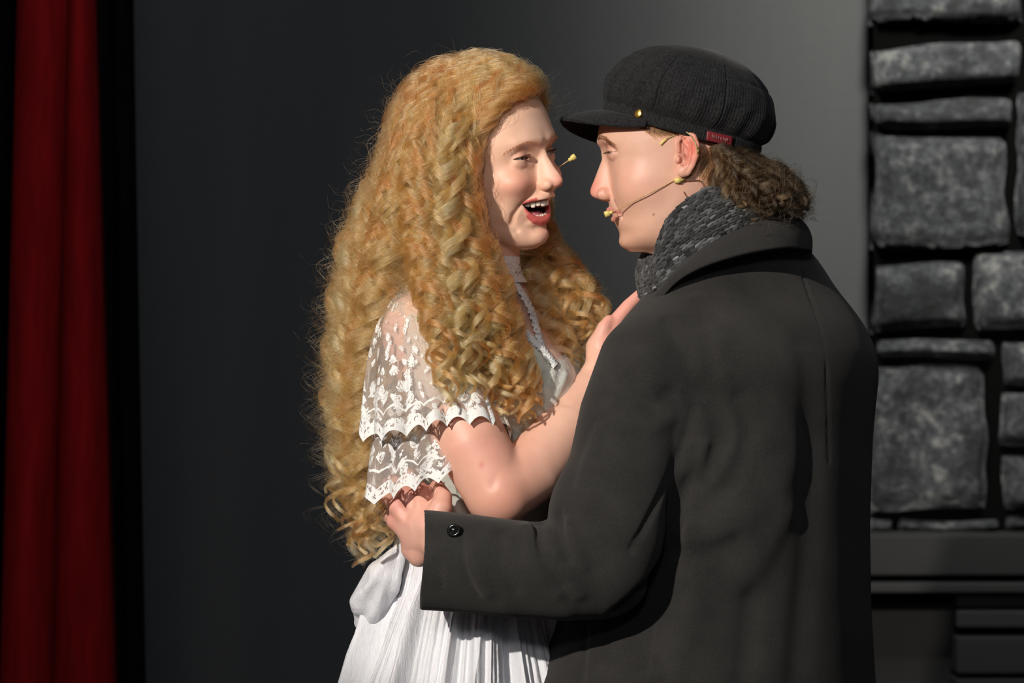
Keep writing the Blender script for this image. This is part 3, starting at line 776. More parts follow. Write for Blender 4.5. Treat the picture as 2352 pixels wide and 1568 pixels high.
# ================================================================== MAN
man = empty('person', (P(1650, 0, 0)[0], 0.03, 0))
tag(man, 'man in profile with brown curls wearing a long charcoal wool coat', 'person', 'couple embracing on the stage')
def mh(x, y): return ((1553 - x) / 1.75, (365 - y) / 1.75)
def build_man_head():
    H = Head(frame_head(P(1553, 365, 0.03), -88, 0, 0, -1))       # faces left; u > 0 is the camera side
    vol = Vol((-82, -104, -170), (92, 122, 118), 1.15)
    rows = [(116, 0, -20, 8, -10, 2), (108, 42, -55, 42, -8, 2.1), (92, 70, -78, 60, -6, 2.1), (72, 88, -90, 70, -4, 2.15), (52, 99, -96, 74, 0, 2.2), (36, 103.2, -97, 75, 2, 2.3),
            (20, 102, -96, 74, 5, 2.35), (10, 98, -94, 73, 8, 2.35), (0, 93, -92, 72, 10, 2.35), (-13, 89, -88, 71, 12, 2.35), (-28, 88, -80, 70, 12, 2.3), (-42, 88, -66, 68, 12, 2.2),
            (-55, 89, -45, 66, 12, 2.1), (-65, 88.5, -30, 64, 13, 2.0), (-75, 83.5, -20, 62, 14, 2.0), (-88, 79.5, -12, 58, 16, 2.0), (-96, 74.8, -8, 55, 18, 2.0), (-102, 74.5, -4, 51, 20, 2.0),
            (-108, 76, 2, 46, 22, 2.0), (-114, 74.5, 8, 38, 26, 2.0), (-119, 69, 15, 28, 32, 2), (-123, 58, 22, 14, 38, 2)]
    nose = [(14, 98, 74, 8, 86, 1.8), (6, 98.8, 76, 8, 88, 1.8), (-1, 98.2, 76, 8.5, 88, 1.8), (-13, 102.7, 76, 10, 88, 1.75), (-28.6, 108.6, 78, 12, 88, 1.75), (-38, 112.6, 80, 13, 90, 1.9), (-44, 113.6, 82, 12.5, 92, 2.0), (-49, 112, 82, 11.5, 92, 2.0), (-53, 106, 84, 9, 92, 2.1), (-56, 93, 86, 6, 91, 2.1)]
    base_head(vol, rows, nose, 5)
    vol.chain([(0, -15, -60), (0, -48, -172)], [60, 60], k=14)
    vol.ell((0, 22, -100), (44, 40, 20), k=12)
    def feat(s):
        vol.brush([(s * 34, 90, 8), (s * 22, 93, 8)], 12, -6.0)
        vol.brush([(s * 10, 104, 22), (s * 28, 101, 25), (s * 46, 88, 22)], 8, 2.6)
        eye_cut(vol, s, (31, 79.5, 8), 12, 0.6, 2.6, 13.0, slant=-0.04)
        vol.brush([(s * 20, 90, 17), (s * 33, 90, 16), (s * 46, 80, 9)], 2.6, -1.2)
        vol.brush([(s * 22, 90, -3), (s * 33, 88, -6), (s * 42, 82, -2)], 3, -0.8)
        vol.ell((s * 44, 48, -36), (20, 28, 26), k=22)
        vol.ell((s * 13, 95, -47), (7.0, 10.5, 8), k=3)
        vol.ell((s * 7.5, 102, -54.5), (3.6, 7.5, 3.2), k=1.5, op='sub')
        vol.brush([(s * 18.5, 91, -42), (s * 21, 86, -50)], 3.0, -2.8)
        vol.brush([(s * 20, 87, -52), (s * 26, 80, -62), (s * 30, 74, -74)], 4.5, -1.6)
        vol.brush([(s * 12, 88, -72), (s * 24, 76, -71)], 1.6, -2.4)             # mouth line
        vol.brush([(s * 26, 74, -72), (s * 29, 72, -78)], 3.0, -1.6)
        vol.brush([(s * 50, 30, -80), (s * 40, 50, -98)], 14, 2.0)
    sym(vol, feat)
    upl = [(-25, 75, -70), (-14, 84, -68.5), (-5, 89, -67), (0, 89.3, -67.4), (5, 89, -67), (14, 84, -68.5), (25, 75, -70)]
    lol = [(-24, 73, -73), (-14, 78.5, -77.5), (-5, 82, -79.5), (0, 82.5, -79.8), (5, 82, -79.5), (14, 78.5, -77.5), (24, 73, -73)]
    vol.chain(upl, [1.4, 2.6, 3.2, 3.0, 3.2, 2.6, 1.4], k=2.2)
    vol.chain(lol, [1.4, 3.0, 3.8, 3.9, 3.8, 3.0, 1.4], k=2.5)
    vol.brush([(-20, 80, -73), (0, 91, -72.6), (20, 80, -73)], 1.5, -2.2)
    # ears: outer plate, hollow, rim, inner fold, lobe, tragus
    for s in (1, -1):
        def e(x, y, out):                                        # photo px of the ear -> head mm
            v, w_ = mh(x, y); return (s * (68 + out), v, w_)
        rim = [e(1551, 352, 5), e(1548, 332, 9), e(1556, 315, 13), e(1570, 310, 17), e(1583, 320, 20), e(1590, 340, 21), e(1589, 362, 19), e(1581, 385, 15), e(1570, 402, 11)]
        vol.chain([e(1572, 330, 13), e(1574, 365, 11), e(1562, 395, 8)], [8.5, 8.5, 7], k=4)
        vol.ell(e(1562, 352, 16), (7, 7, 17), k=2, op='sub')
        vol.ell(e(1560, 374, 13), (9, 6.5, 9), k=2, op='sub')
        vol.chain(rim, [2.2, 2.4, 2.8, 3.2, 3.5, 3.6, 3.4, 3.4, 4], k=2.2)
        vol.chain([e(1563, 334, 13), e(1574, 346, 15), e(1576, 366, 14), e(1568, 386, 11)], [2.2, 3.0, 3.0, 2.6], k=2.5)
        vol.ell(e(1559, 399, 9), (6, 8, 7.5), k=3)
        vol.ell(e(1548, 371, 6), (4.5, 3.6, 5), k=2.5)
    V, Q = nets(vol)
    base = np.array(srgb(232, 184, 160)); col = np.tile(base, (len(V), 1))
    for s in (1, -1):
        col = blend(col, srgb(228, 150, 130), 0.35 * gau(V, (s * 55, 55, -30), (28, 30, 26)))
        col = blend(col, srgb(236, 128, 112), 0.85 * gau(V, (s * 84, mh(1578, 350)[0], mh(0, 345)[1]), (22, 16, 28)))
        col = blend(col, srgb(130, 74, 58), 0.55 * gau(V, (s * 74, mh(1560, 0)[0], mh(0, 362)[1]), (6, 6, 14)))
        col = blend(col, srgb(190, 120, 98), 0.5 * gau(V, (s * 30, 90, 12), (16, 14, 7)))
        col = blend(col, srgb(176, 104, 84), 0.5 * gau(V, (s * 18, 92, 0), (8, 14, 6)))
    col = blend(col, srgb(240, 144, 128), 0.75 * gau(V, (0, 108, -38), (16, 18, 16)))
    col = blend(col, srgb(226, 176, 146), 0.6 * gau(V, (20, 60, -100), (40, 40, 22)))
    col = blend(col, srgb(212, 128, 122), np.clip((4.6 - np.minimum(near_line(V, upl), near_line(V, lol))) / 1.4, 0, 1) * 0.8)
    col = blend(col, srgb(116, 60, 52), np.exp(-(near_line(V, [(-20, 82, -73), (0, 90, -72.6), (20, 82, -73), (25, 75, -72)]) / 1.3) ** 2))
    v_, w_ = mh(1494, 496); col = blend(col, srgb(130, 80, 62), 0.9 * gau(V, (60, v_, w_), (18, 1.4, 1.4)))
    return H, V, flipQ(Q, H.M), col, vol
MH, mv, mq, mc, MVOL = build_man_head()
def mside(px, py, off=0.0005):
    """point on the camera side of his head under a photo pixel"""
    y = -.09
    for _ in range(2):
        q = MH.loc(np.array(P(px, py, y)))[0]
        j = int(round((q[1] - MVOL.lo[1]) / MVOL.h)); k = int(round((q[2] - MVOL.lo[2]) / MVOL.h))
        colm = MVOL.f[:, min(max(j, 0), MVOL.n[1] - 1), min(max(k, 0), MVOL.n[2] - 1)]
        ins = np.nonzero(colm < 0)[0]
        u = MVOL.ax[0][ins[-1]] if len(ins) else 40.0
        y = MH.w1(u, q[1], q[2])[1]
    return P(px, py, y - off)

# his hands and the simple inner body in world coordinates
mb = Vol(tuple(np.array(P(860, 1310, 0)) + np.array([0, -.28, 0])), (P(1110, 0, 0)[0], .06, P(0, 1070, 0)[2]), 0.0016)
mb.chain([P(1080, 1262, -.185), P(1010, 1240, -.170), P(985, 1215, -.160)], [.030, .027, .026], k=.004)
K = [P(962, 1128, -.150), P(934, 1138, -.150), P(913, 1162, -.144), P(909, 1196, -.136)]
for i, kp in enumerate(K):
    st = [P(992, 1195, -.16), P(980, 1205, -.158), P(972, 1225, -.156), P(968, 1243, -.152)][i]
    mb.chain([st, kp], [.020, (.0125, .0125, .012, .011)[i]], k=.010)
mb.chain([P(975, 1225, -.155), P(945, 1262, -.142), P(962, 1275, -.150)], [.020, .013, .015], k=.012)
fing = [([K[0], P(944, 1098, -.115), P(938, 1088, -.075), P(950, 1086, -.045)], [.0122, .0105, .0092, .0075]),
        ([K[1], P(908, 1112, -.110), P(900, 1104, -.065), P(915, 1100, -.03)], [.0122, .0108, .0095, .0078]),
        ([K[2], P(892, 1146, -.100), P(888, 1138, -.055), P(902, 1132, -.02)], [.0118, .0102, .009, .0075]),
        ([K[3], P(896, 1186, -.095), P(895, 1180, -.06), P(905, 1176, -.03)], [.0108, .0092, .008, .0068]),
        ([P(992, 1210, -.175), P(1012, 1166, -.178), P(1018, 1142, -.168), P(1004, 1118, -.150)], [.020, .0145, .0115, .0095])]
for pts, rad in fing: mb.chain(pts, rad, k=.005)
for a, b in ((P(975, 1195, -.18), P(955, 1145, -.168)), (P(965, 1200, -.18), P(930, 1160, -.166)), (P(960, 1210, -.178), P(918, 1185, -.160))):
    mb.brush([a, b], .006, .0016)
mb.brush([P(948, 1150, -.166), P(940, 1172, -.168)], .006, -.003); mb.brush([P(924, 1168, -.163), P(932, 1188, -.165)], .006, -.003)
nv_, nq_ = nets(mb)
nc_ = np.tile(np.array(srgb(238, 182, 162)), (len(nv_), 1))
for kp in K: nc_ = blend(nc_, srgb(236, 138, 126), 0.6 * gau(nv_, kp, .014))
# neck to hips, hidden by the coat
mt = Vol((.15, -.20, .70), (.42, .24, 1.46), 0.006)
mt.chain([P(1640, 480, .03), P(1690, 620, .03), P(1690, 900, .03), P(1650, 1500, .03)], [.055, .07, .11, .11], k=.02)
tv, tq = nets(mt); tc = np.tile(np.array(srgb(236, 184, 160)), (len(tv), 1))
mw = MH.w(mv)
# hidden link between the hand and shoulder, so the body stays one figure
arm = Vol((-.12, -.30, .95), (.28, .05, 1.32), 0.005)
arm.chain([P(1540, 800, -.08), P(1440, 1050, -.15), P(1385, 1290, -.22), P(1200, 1290, -.22), P(1040, 1250, -.18)], [.045, .042, .04, .036, .028], k=.01)
av, aq = nets(arm); ac = np.tile(np.array(srgb(236, 184, 160)), (len(av), 1))
Vs = [mw, nv_, tv, av]; Qs = [mq, nq_, tq, aq]; off = np.cumsum([0] + [len(v) for v in Vs[:-1]])
mesh_obj('body', np.vstack(Vs), np.vstack([q + o for q, o in zip(Qs, off)]), SKIN, man, cols=np.vstack([mc, nc_, tc, ac]))
for s in (1, -1):
    eyeball(MH, (s * 31, 79.5, 8), 11.9, (0, 1, -0.25), srgb(90, 80, 70), man)
    lashes(MH, [([(s * 20, 91, 8.5), (s * 31, 93, 8), (s * 43, 87, 7)], [(0, 1, -0.4), (s * 0.4, 1, -0.3)])], man, HAIR_LASH, 6, 36, .0002, -1)
    brow(MH, [(s * 12, 106.5, 24), (s * 24, 105, 27), (s * 38, 97, 26), (s * 50, 87, 18)], man, HAIR_M, 6, 320, 7, tint=0.3, vol=MVOL)

# coat -------------------------------------------------------------
mfd = np.array([-.90, .436]); mnd = np.array([-.436, -.90])
ct = Vol((-.13, -.345, .50), (.52, .36, 1.455), 0.0031)
crow = [(545, 1716, .060), (575, 1716, .080), (600, 1714, .093), (640, 1710, .106), (700, 1714, .137), (770, 1708, .169), (840, 1696, .187), (1000, 1676, .189), (1200, 1662, .193), (1400, 1642, .206), (1568, 1620, .224), (1800, 1600, .25), (2250, 1590, .28)]
body_loft(ct, [(r[0], r[1], r[2] * (1.65 if r[0] < 610 else 1.5 if r[0] < 650 else 1.3 if r[0] < 710 else 1.25), r[2] * .94, r[2] * .94, 2.15) for r in crow], mfd, mnd, 0.03, .01)
ct.ell(P(1572, 775, -.095), (.075, .075, .050), k=.05)
slv = [P(1500, 848, -.115), P(1452, 960, -.150), P(1418, 1110, -.190), P(1395, 1240, -.225), P(1378, 1300, -.240), P(1300, 1313, -.248), P(1180, 1306, -.245), P(1060, 1292, -.225), P(955, 1284, -.205)]
ct.chain(slv, [.0725, .068, .0665, .070, .067, .0615, .061, .0625, .0635], k=.012)
ct.ell(P(1352, 1180, -.205), (.045, .045, .055), k=.035)
ct.chain([P(1600, 780, .22), P(1480, 1000, .27), P(1380, 1250, .29), P(1180, 1290, .24), P(1100, 1260, .20)], [.075, .068, .064, .055, .05], k=.02)
XE = P(970, 0, -.2)[0]
# cut the cuff open
ct.sub(lambda X, Y, Z: (X - XE - 0.004 * np.sin((Z - 1.0) * 30) + 0 * Y).astype(np.float32), (-.14, -.345, .9), (XE + .02, -.05, 1.2), k=.002)
ct.chain([P(930, 1284, -.200), P(1040, 1290, -.220)], [.0585, .056], k=.002, op='sub')
fr = lambda X, Y, Z: (Y < 0.05)
def fold(pts, sig, amp, vol=None, level=0.0):
    """pts in photo px, laid on the cloth's own front surface"""
    vol = ct if vol is None else vol
    q = []
    for px, py in spline(pts, max(3, len(pts) * 3)):
        y = 0.0
        for _ in range(3):
            X, _, Z = P(px, py, y); y = vol.front(X, Z, level, y)
        q.append([px, py, y])
    ys = np.array([a[2] for a in q])
    for _ in range(3): ys[1:-1] = (ys[:-2] + ys[1:-1] + ys[2:]) / 3
    q = [P(a[0], a[1], y) for a, y in zip(q, ys)]
    vol.brush(q, sig / PPM, amp * 1.5 / 1000)
# folds as the photograph shows them: dark troughs negative, lit ridges positive
fold([(1530, 740), (1572, 820), (1592, 910), (1580, 1000)], 13, -6)                        # armhole seam
fold([(1592, 940), (1560, 1050), (1510, 1150), (1450, 1260)], 8, -4)                         # back seam of the sleeve
fold([(1610, 900), (1655, 960), (1650, 1040), (1600, 1110), (1560, 1160)], 24, -13)
fold([(1585, 1110), (1560, 1180), (1548, 1245), (1490, 1330), (1425, 1400)], 18, -10)
fold([(1660, 760), (1745, 860), (1795, 970), (1800, 1080), (1740, 1170), (1650, 1215), (1585, 1235)], 42, 7)
fold([(1700, 920), (1720, 1010), (1680, 1100), (1610, 1165)], 22, -9)
fold([(1620, 1020), (1600, 1110), (1568, 1190)], 13, 6)
fold([(1560, 1258), (1625, 1268), (1690, 1245)], 20, -6)
fold([(1600, 1320), (1680, 1330), (1740, 1280), (1800, 1180)], 34, 6)
fold([(1600, 690), (1650, 780), (1665, 850)], 24, 4)
fold([(1620, 780), (1640, 860)], 12, -4)
fold([(1840, 620), (1880, 760), (1900, 900), (1905, 1060)], 5, -1.8)                       # centre back seam
fold([(1850, 800), (1868, 1000), (1862, 1200), (1830, 1560)], 40, -5)
fold([(1500, 1440), (1480, 1560)], 5, -2)
fold([(1345, 1440), (1342, 1500), (1336, 1560)], 7, -5)
fold([(1600, 1400), (1560, 1500), (1550, 1560)], 30, 5); fold([(1730, 1380), (1710, 1560)], 30, -6)
fold([(1450, 860), (1500, 920), (1540, 900)], 16, -4)
fold([(1400, 930), (1470, 985), (1540, 960)], 18, 3)
fold([(1380, 980), (1350, 1060), (1335, 1120)], 16, 3)
# elbow and forearm
fold([(1283, 1180), (1290, 1230), (1306, 1285)], 9, -8)
fold([(1235, 1200), (1250, 1270), (1295, 1340)], 13, -6)
fold([(1308, 1200), (1318, 1250), (1340, 1300)], 12, 5)
fold([(1208, 1210), (1222, 1280), (1255, 1330), (1285, 1360)], 14, 4)
fold([(1270, 1300), (1315, 1335), (1330, 1362)], 16, 4)
fold([(1145, 1230), (1152, 1290), (1185, 1350)], 14, -3)
fold([(1062, 1215), (1064, 1280), (1078, 1330), (1096, 1366)], 5, -4)                    # cuff edge
fold([(1085, 1270), (1098, 1320), (1120, 1360)], 14, 3)
fold([(1010, 1290), (1012, 1350)], 10, -2)
cv, cq = nets(ct)
bot = cv[:, 2] > .506
cv, cq, _ = keep(cv, cq, bot)
coat = mesh_obj('coat', cv, cq, WOOL, man)

# collar: a turned-over wool collar that stands away from the back
def strip(name, A, B, mat, parent, bulge=0.02, nv=14, thick=0.004, cd=(0, 0), nu=70, curl=None):
    a = spline(A, nu); b = spline(B, nu); t = np.linspace(0, 1, nv)[None, :, None]
    S = a[:, None] * (1 - t) + b[:, None] * t
    cen = np.array([cd[0], cd[1]])
    out = S[..., :2] - cen; out /= np.linalg.norm(out, axis=-1, keepdims=True) + 1e-9
    S[..., :2] += out * bulge * np.sin(np.pi * t[..., 0] ** 0.8)[..., None]
    o = mesh_obj(name, S.reshape(-1, 3), gridF(nu, nv), mat, parent)
    md = o.modifiers.new('thickness', 'SOLIDIFY'); md.thickness = thick; md.offset = 0
    return o, S
ccx = P(1700, 0, .03)[0]
top = [P(1488, 712, -.075), P(1535, 645, -.105), P(1590, 590, -.122), P(1650, 548, -.122), P(1720, 515, -.105), P(1785, 496, -.070), P(1826, 500, -.01), P(1832, 512, .05), P(1790, 500, .12), P(1700, 515, .165), P(1600, 580, .175), P(1500, 700, .15)]
bot_ = [P(1494, 722, -.085), P(1545, 657, -.128), P(1600, 620, -.150), P(1670, 594, -.156), P(1740, 578, -.138), P(1805, 570, -.098), P(1850, 574, -.035), P(1858, 580, .05), P(1830, 580, .15), P(1730, 590, .215), P(1620, 620, .225), P(1510, 720, .18)]
coll, _ = strip('collar', top, bot_, WOOL, coat, 0.007, 16, 0.007, (ccx, .03))
# coat button on the cuff
BUT = plain('black_button', (0.006, 0.006, 0.006), 0.18)
yb = ct.front(*[P(1044, 1219, -.26)[i] for i in (0, 2)]); bp = np.array(P(1044, 1219, yb))
prof = [(0.0, .0026), (.0042, .0026), (.0050, .0040), (.0072, .0044), (.0088, .0036), (.0094, .0016), (.0090, 0)]
A_ = np.linspace(0, 2 * math.pi, 32, endpoint=False); n0 = np.array([-.30, -.88, .36]); n0 /= np.linalg.norm(n0); e1 = np.cross(n0, (0, 0, 1)); e1 /= np.linalg.norm(e1); e2 = np.cross(e1, n0)
V = np.vstack([bp + n0 * (h + .0005) + r * (np.cos(A_)[:, None] * e1 + np.sin(A_)[:, None] * e2) for r, h in prof])
mesh_obj('button', V, gridF(len(prof), 32, True), BUT, coat)
# legs and shoes under the coat, below the picture
TROUS = mk_wool('black_trousers', (0.01, 0.01, 0.011), (0.02, 0.02, 0.022)); SHOE = plain('black_shoe', (0.01, 0.01, 0.01), 0.3)
for s, yy in (('near', -.07), ('far', .14)):
    V, F = tube([P(1600, 2050, yy), (.25, yy, .30), (.245, yy, .06)], [.085, .065, .06], 20); mesh_obj('trouser_leg', V, F, TROUS, man)
    V, F = ball((.19, yy, .045), (.145, .05, .045), 12, 20); V[:, 2] = np.maximum(V[:, 2], 0.0); mesh_obj('shoe', V, F, SHOE, man)


# ================================================================== HER DRESS
def mk_silk():
    m = NT('crinkled_white_silk'); c = m.coord()
    mp = m.n('ShaderNodeMapping'); mp.inputs['Scale'].default_value = (1, 1, 0.22); m.l(c, mp.inputs['Vector'])
    a = m.noise(mp.outputs[0], 120, 5, 0.65); b = m.noise(mp.outputs[0], 420, 4, 0.7)
    m.set(Base_Color=(*srgb(232, 232, 236), 1), Roughness=0.36, Sheen_Weight=0.15, Specular_IOR_Level=0.55, Subsurface_Weight=0.08, Subsurface_Scale=0.004)
    m.bump(m.math('ADD', a, m.math('MULTIPLY', b, 0.5)), 0.55, 0.0045); return m.m
SILK = mk_silk()
def mk_sheer():
    m = NT('sheer_ivory_chiffon'); c = m.coord()
    m.set(Base_Color=(*srgb(226, 226, 214), 1), Roughness=0.5, Sheen_Weight=0.2)
    at = m.n('ShaderNodeAttribute', attribute_name='opa')
    m.bump(m.noise(c, 160, 4), 0.4, 0.003)
    m.l(m.math('MULTIPLY', at.outputs['Fac'], 1.0, True), m.b.inputs['Alpha']); return m.m
SHEER = mk_sheer()
def mk_lace(name='white_lace'):
    """UVP: x along the hem, y height above the hem (both metres); opa: how dense the embroidery is"""
    m = NT(name); uv = m.coord('UVP'); at = m.n('ShaderNodeAttribute', attribute_name='opa').outputs['Fac']
    sep = m.n('ShaderNodeSeparateXYZ'); m.l(uv, sep.inputs[0]); h = sep.outputs['Y']
    vo = m.n('ShaderNodeTexVoronoi', feature='F1', i_Scale=62.0, i_Randomness=0.9)
    wob = m.n('ShaderNodeTexNoise', i_Scale=230, i_Detail=2); m.l(uv, wob.inputs['Vector'])
    vm = m.n('ShaderNodeVectorMath', operation='MULTIPLY_ADD'); m.l(wob.outputs['Color'], vm.inputs[0]); vm.inputs[1].default_value = (.010, .010, 0); m.l(uv, vm.inputs[2])
    m.l(vm.outputs[0], vo.inputs['Vector'])
    big = m.noise(uv, 30, 3, 0.5)
    mot = m.math('GREATER_THAN', m.math('ADD', m.math('MULTIPLY', big, 0.9), m.math('MULTIPLY', at, 0.40)), m.math('ADD', m.math('MULTIPLY', vo.outputs['Distance'], 0.70), 0.47))
    fine = m.n('ShaderNodeTexVoronoi', feature='DISTANCE_TO_EDGE', i_Scale=300.0); m.l(uv, fine.inputs['Vector'])
    hole = m.math('GREATER_THAN', m.math('ADD', fine.outputs['Distance'], m.math('MULTIPLY', m.noise(uv, 140, 2), 0.42)), 0.235)
    mot2 = m.math('MULTIPLY', mot, hole)
    edge = m.math('LESS_THAN', h, 0.0042)
    band = m.math('MULTIPLY', m.math('LESS_THAN', h, 0.016), m.math('GREATER_THAN', m.noise(uv, 210, 2), 0.43))
    line = m.math('LESS_THAN', m.math('ABSOLUTE', m.math('SUBTRACT', h, m.math('ADD', 0.026, m.math('MULTIPLY', m.noise(uv, 60, 1), 0.012)))), 0.0016)
    k = m.math('MAXIMUM', m.math('MAXIMUM', mot2, edge), m.math('MAXIMUM', band, line))
    al = m.math('MAXIMUM', k, 0.30)
    m.l(m.mix(k, srgb(226, 216, 208), srgb(246, 244, 240)), m.b.inputs['Base Color'])
    m.l(al, m.b.inputs['Alpha']); m.set(Roughness=0.7, Sheen_Weight=0.1)
    m.bump(m.math('ADD', k, m.noise(uv, 700, 2)), 0.8, 0.0012); return m.m
LACE = mk_lace()

wd = Vol((-.24, -.26, .98), (.26, .26, 1.41), 0.0030)
body_loft(wd, WROWS, tf, tn, 0.03, 0.01)
wd.ell(P(1230, 890, -.06), (.045, .05, .055), k=.05); wd.ell(P(1275, 880, .09), (.045, .05, .055), k=.05)
wd.chain([P(985, 735, -.095), P(1000, 800, -.115), P(1025, 900, -.145)], [.052, .052, .048], k=.03)
wd.f -= 0.004
def wfold(pts, sig, amp): fold(pts, sig, amp, wd)
for i, (a, b) in enumerate([((1215, 830), (1180, 1060)), ((1240, 850), (1210, 1050)), ((1270, 850), (1235, 1000)), ((1300, 860), (1260, 980)), ((1165, 820), (1150, 1000))]):
    wfold([a, ((a[0] + b[0]) / 2 + 8 * (-1) ** i, (a[1] + b[1]) / 2), b], 7, 3.5)
dv, dq = nets(wd)
pyv = 784 - (dv[:, 2] - CZ) * PPM; pxv = dv[:, 0] * PPM + 1176
k_ = (pyv > 612)
dv, dq, us = keep(dv, dq, k_)
pyv = pyv[us]; pxv = pxv[us]
# yoke above the V line is sheer
vline = np.interp(pxv, [1090, 1190, 1235, 1275, 1330], [700, 740, 785, 830, 800])
opa = np.where(pyv < vline - 6, 0.10, np.where(pyv < vline + 4, 0.5, 0.96))
opa = np.where(pxv < 1075 + 0 * pyv, np.minimum(opa, np.clip((pyv - 640) / 120, .15, 1) * .5), opa); opa = np.where((pxv < 1075) & (pyv > 960), .96, opa)
dress = mesh_obj('dress', dv, dq, SHEER, woman, attrs={'opa': opa})

def skirt_ring(t, th):
    """t 0 waist .. 1 floor"""
    z = zof(1225) * (1 - t) + 0.01 * t
    py = 784 - (z - CZ) * PPM
    cx = np.interp(py, [1225, 1300, 1420, 1568, 2200, 3100], [1098, 1096, 1085, 1075, 1060, 1060])
    hx = np.interp(py, [1225, 1300, 1420, 1568, 2200, 3100], [186, 196, 240, 296, 420, 560]) / PPM
    hy = np.interp(py, [1225, 1300, 1420, 1568, 2200, 3100], [.118, .148, .182, .205, .26, .32])
    return (cx - 1176) / PPM, hx, hy, z
nth, nt = 720, 150
ths = np.linspace(0, 2 * math.pi, nth, endpoint=False); ts = np.linspace(0, 1, nt) ** 1.6
rs = np.random.default_rng(3); Vv = []
for t in ts:
    cx, hx, hy, z = skirt_ring(t, 0)
    g = min(1, t * 14); f = np.zeros(nth)
    for k, (fr_, am) in enumerate([(9, .010), (17, .0075), (29, .005), (47, .003), (83, .0014)]):
        ph = 1.3 * k + 2.2 * math.sin(t * 3 + k) * .5
        f += am * (1 - 2 * np.abs(np.sin(ths * fr_ / 2 + ph)) ** 0.8) * (0.25 + 0.75 * g) * (1 + 2.5 * t)
    x = cx + (hx + f) * np.cos(ths); y = .03 + (hy + f) * np.sin(ths)
    Vv.append(np.stack([x, y, np.full(nth, z)], 1))
Vv = np.vstack(Vv)
skirt = mesh_obj('skirt', Vv, gridF(nt, nth, True)[:, ::-1], SILK, dress)
# the puffed bow of gathered cloth at the back of the waist
pv = Vol(tuple(P(770, 1480, 0) + np.array([0, -.14, 0])), tuple(np.array(P(960, 1215, 0)) + np.array([0, .16, 0])), .0022)
pv.chain([P(918, 1262, -.05), P(880, 1325, -.04), P(850, 1385, -.02), P(834, 1428, -.005)], [.009, .024, .026, .012], k=.01)
pv.chain([P(920, 1265, .03), P(885, 1340, .06), P(860, 1400, .07)], [.012, .03, .02], k=.012)
for a, b, am in (((912, 1268), (830, 1425), -.007), ((905, 1275), (850, 1440), .006), ((895, 1280), (812, 1380), .005), ((915, 1275), (872, 1440), -.007), ((922, 1272), (895, 1430), .005), ((880, 1300), (806, 1360), -.004)):
    q = []
    for tt in np.linspace(0, 1, 7):
        px_, py_ = a[0] + (b[0] - a[0]) * tt, a[1] + (b[1] - a[1]) * tt
        X, _, Z = P(px_, py_, -.03); q.append((X, pv.front(X, Z, 0, -.04), Z))
    ys = np.array([a_[1] for a_ in q]); ys = np.where(ys == -.04, np.median(ys), ys); q = [(a_[0], y_, a_[2]) for a_, y_ in zip(q, ys)]
    pv.brush(q, .0075, am)
v, q = nets(pv); mesh_obj('waist_bow', v, q, SILK, dress)

def lace_tier(name, ctop, rtop, cbot, rbot, n_scal, flutes, a0=0, a1=2 * math.pi, seed=0, opa0=.2, opa1=1.0, hem_amp=.006, droop=None, nt=60, nth=420, ep=.85):
    th = np.linspace(a0, a1, nth); r_ = np.random.default_rng(seed); phs = r_.uniform(0, 6.28, 8); V, U, O = [], [], []
    ctop = np.array(ctop); cbot = np.array(cbot)
    arc = np.r_[0, np.cumsum(np.hypot(np.diff(rbot[0] * np.cos(th)), np.diff(rbot[1] * np.sin(th))))] * 1.25
    Lh = np.linalg.norm(cbot - ctop)
    scal = np.abs(np.sin(arc / n_scal * math.pi)) ** 0.8
    for t in np.linspace(0, 1, nt):
        e = t ** ep; c = ctop * (1 - t) + cbot * t
        rx = rtop[0] * (1 - e) + rbot[0] * e; ry = rtop[1] * (1 - e) + rbot[1] * e
        fl = sum(am * np.sin(fq * th + phs[i] + 0.6 * math.sin(2.0 * t + i)) for i, (fq, am) in enumerate(flutes)) * t ** 1.3
        x = c[0] + (rx + fl) * np.cos(th); y = c[1] + (ry + fl) * np.sin(th)
        dz = t * hem_amp * (1 - 2 * scal) * 1.0
        if droop is not None: dz = dz + droop(th) * t
        V.append(np.stack([x, y, c[2] - dz], 1)); U.append(np.stack([arc, np.full(nth, (1 - t) * Lh)], 1))
        O.append(np.full(nth, opa0 + (opa1 - opa0) * t ** 1.0))
    o = mesh_obj(name, np.vstack(V), gridF(nt, nth)[:, ::-1], LACE, dress, attrs={'opa': np.hstack(O)}, uv=np.vstack(U))
    return o
def dr1(th):   # the hem hangs lower where the cloth falls away from the arm
    return 0.012 * np.sin(th * 2 + 0.6)
lace_tier('lace_sleeve', P(968, 668, -.090), (.012, .012), P(1003, 985, -.140), (.096, .082), .034, [(5, .006), (9, .006), (14, .003)], seed=4, droop=dr1, opa0=.50, opa1=1.0, nt=90, ep=.36)
lace_tier('lace_ruffle', P(985, 925, -.120), (.070, .055), P(962, 1112, -.130), (.066, .070), .036, [(4, .005), (7, .006), (13, .003)], seed=9, droop=lambda th: -0.024 * np.cos(th) , opa0=.6, opa1=.9)
lace_tier('lace_sleeve', P(1250, 690, .15), (.03, .03), P(1300, 985, .19), (.085, .075), .034, [(5, .006), (9, .005)], seed=5, droop=dr1)

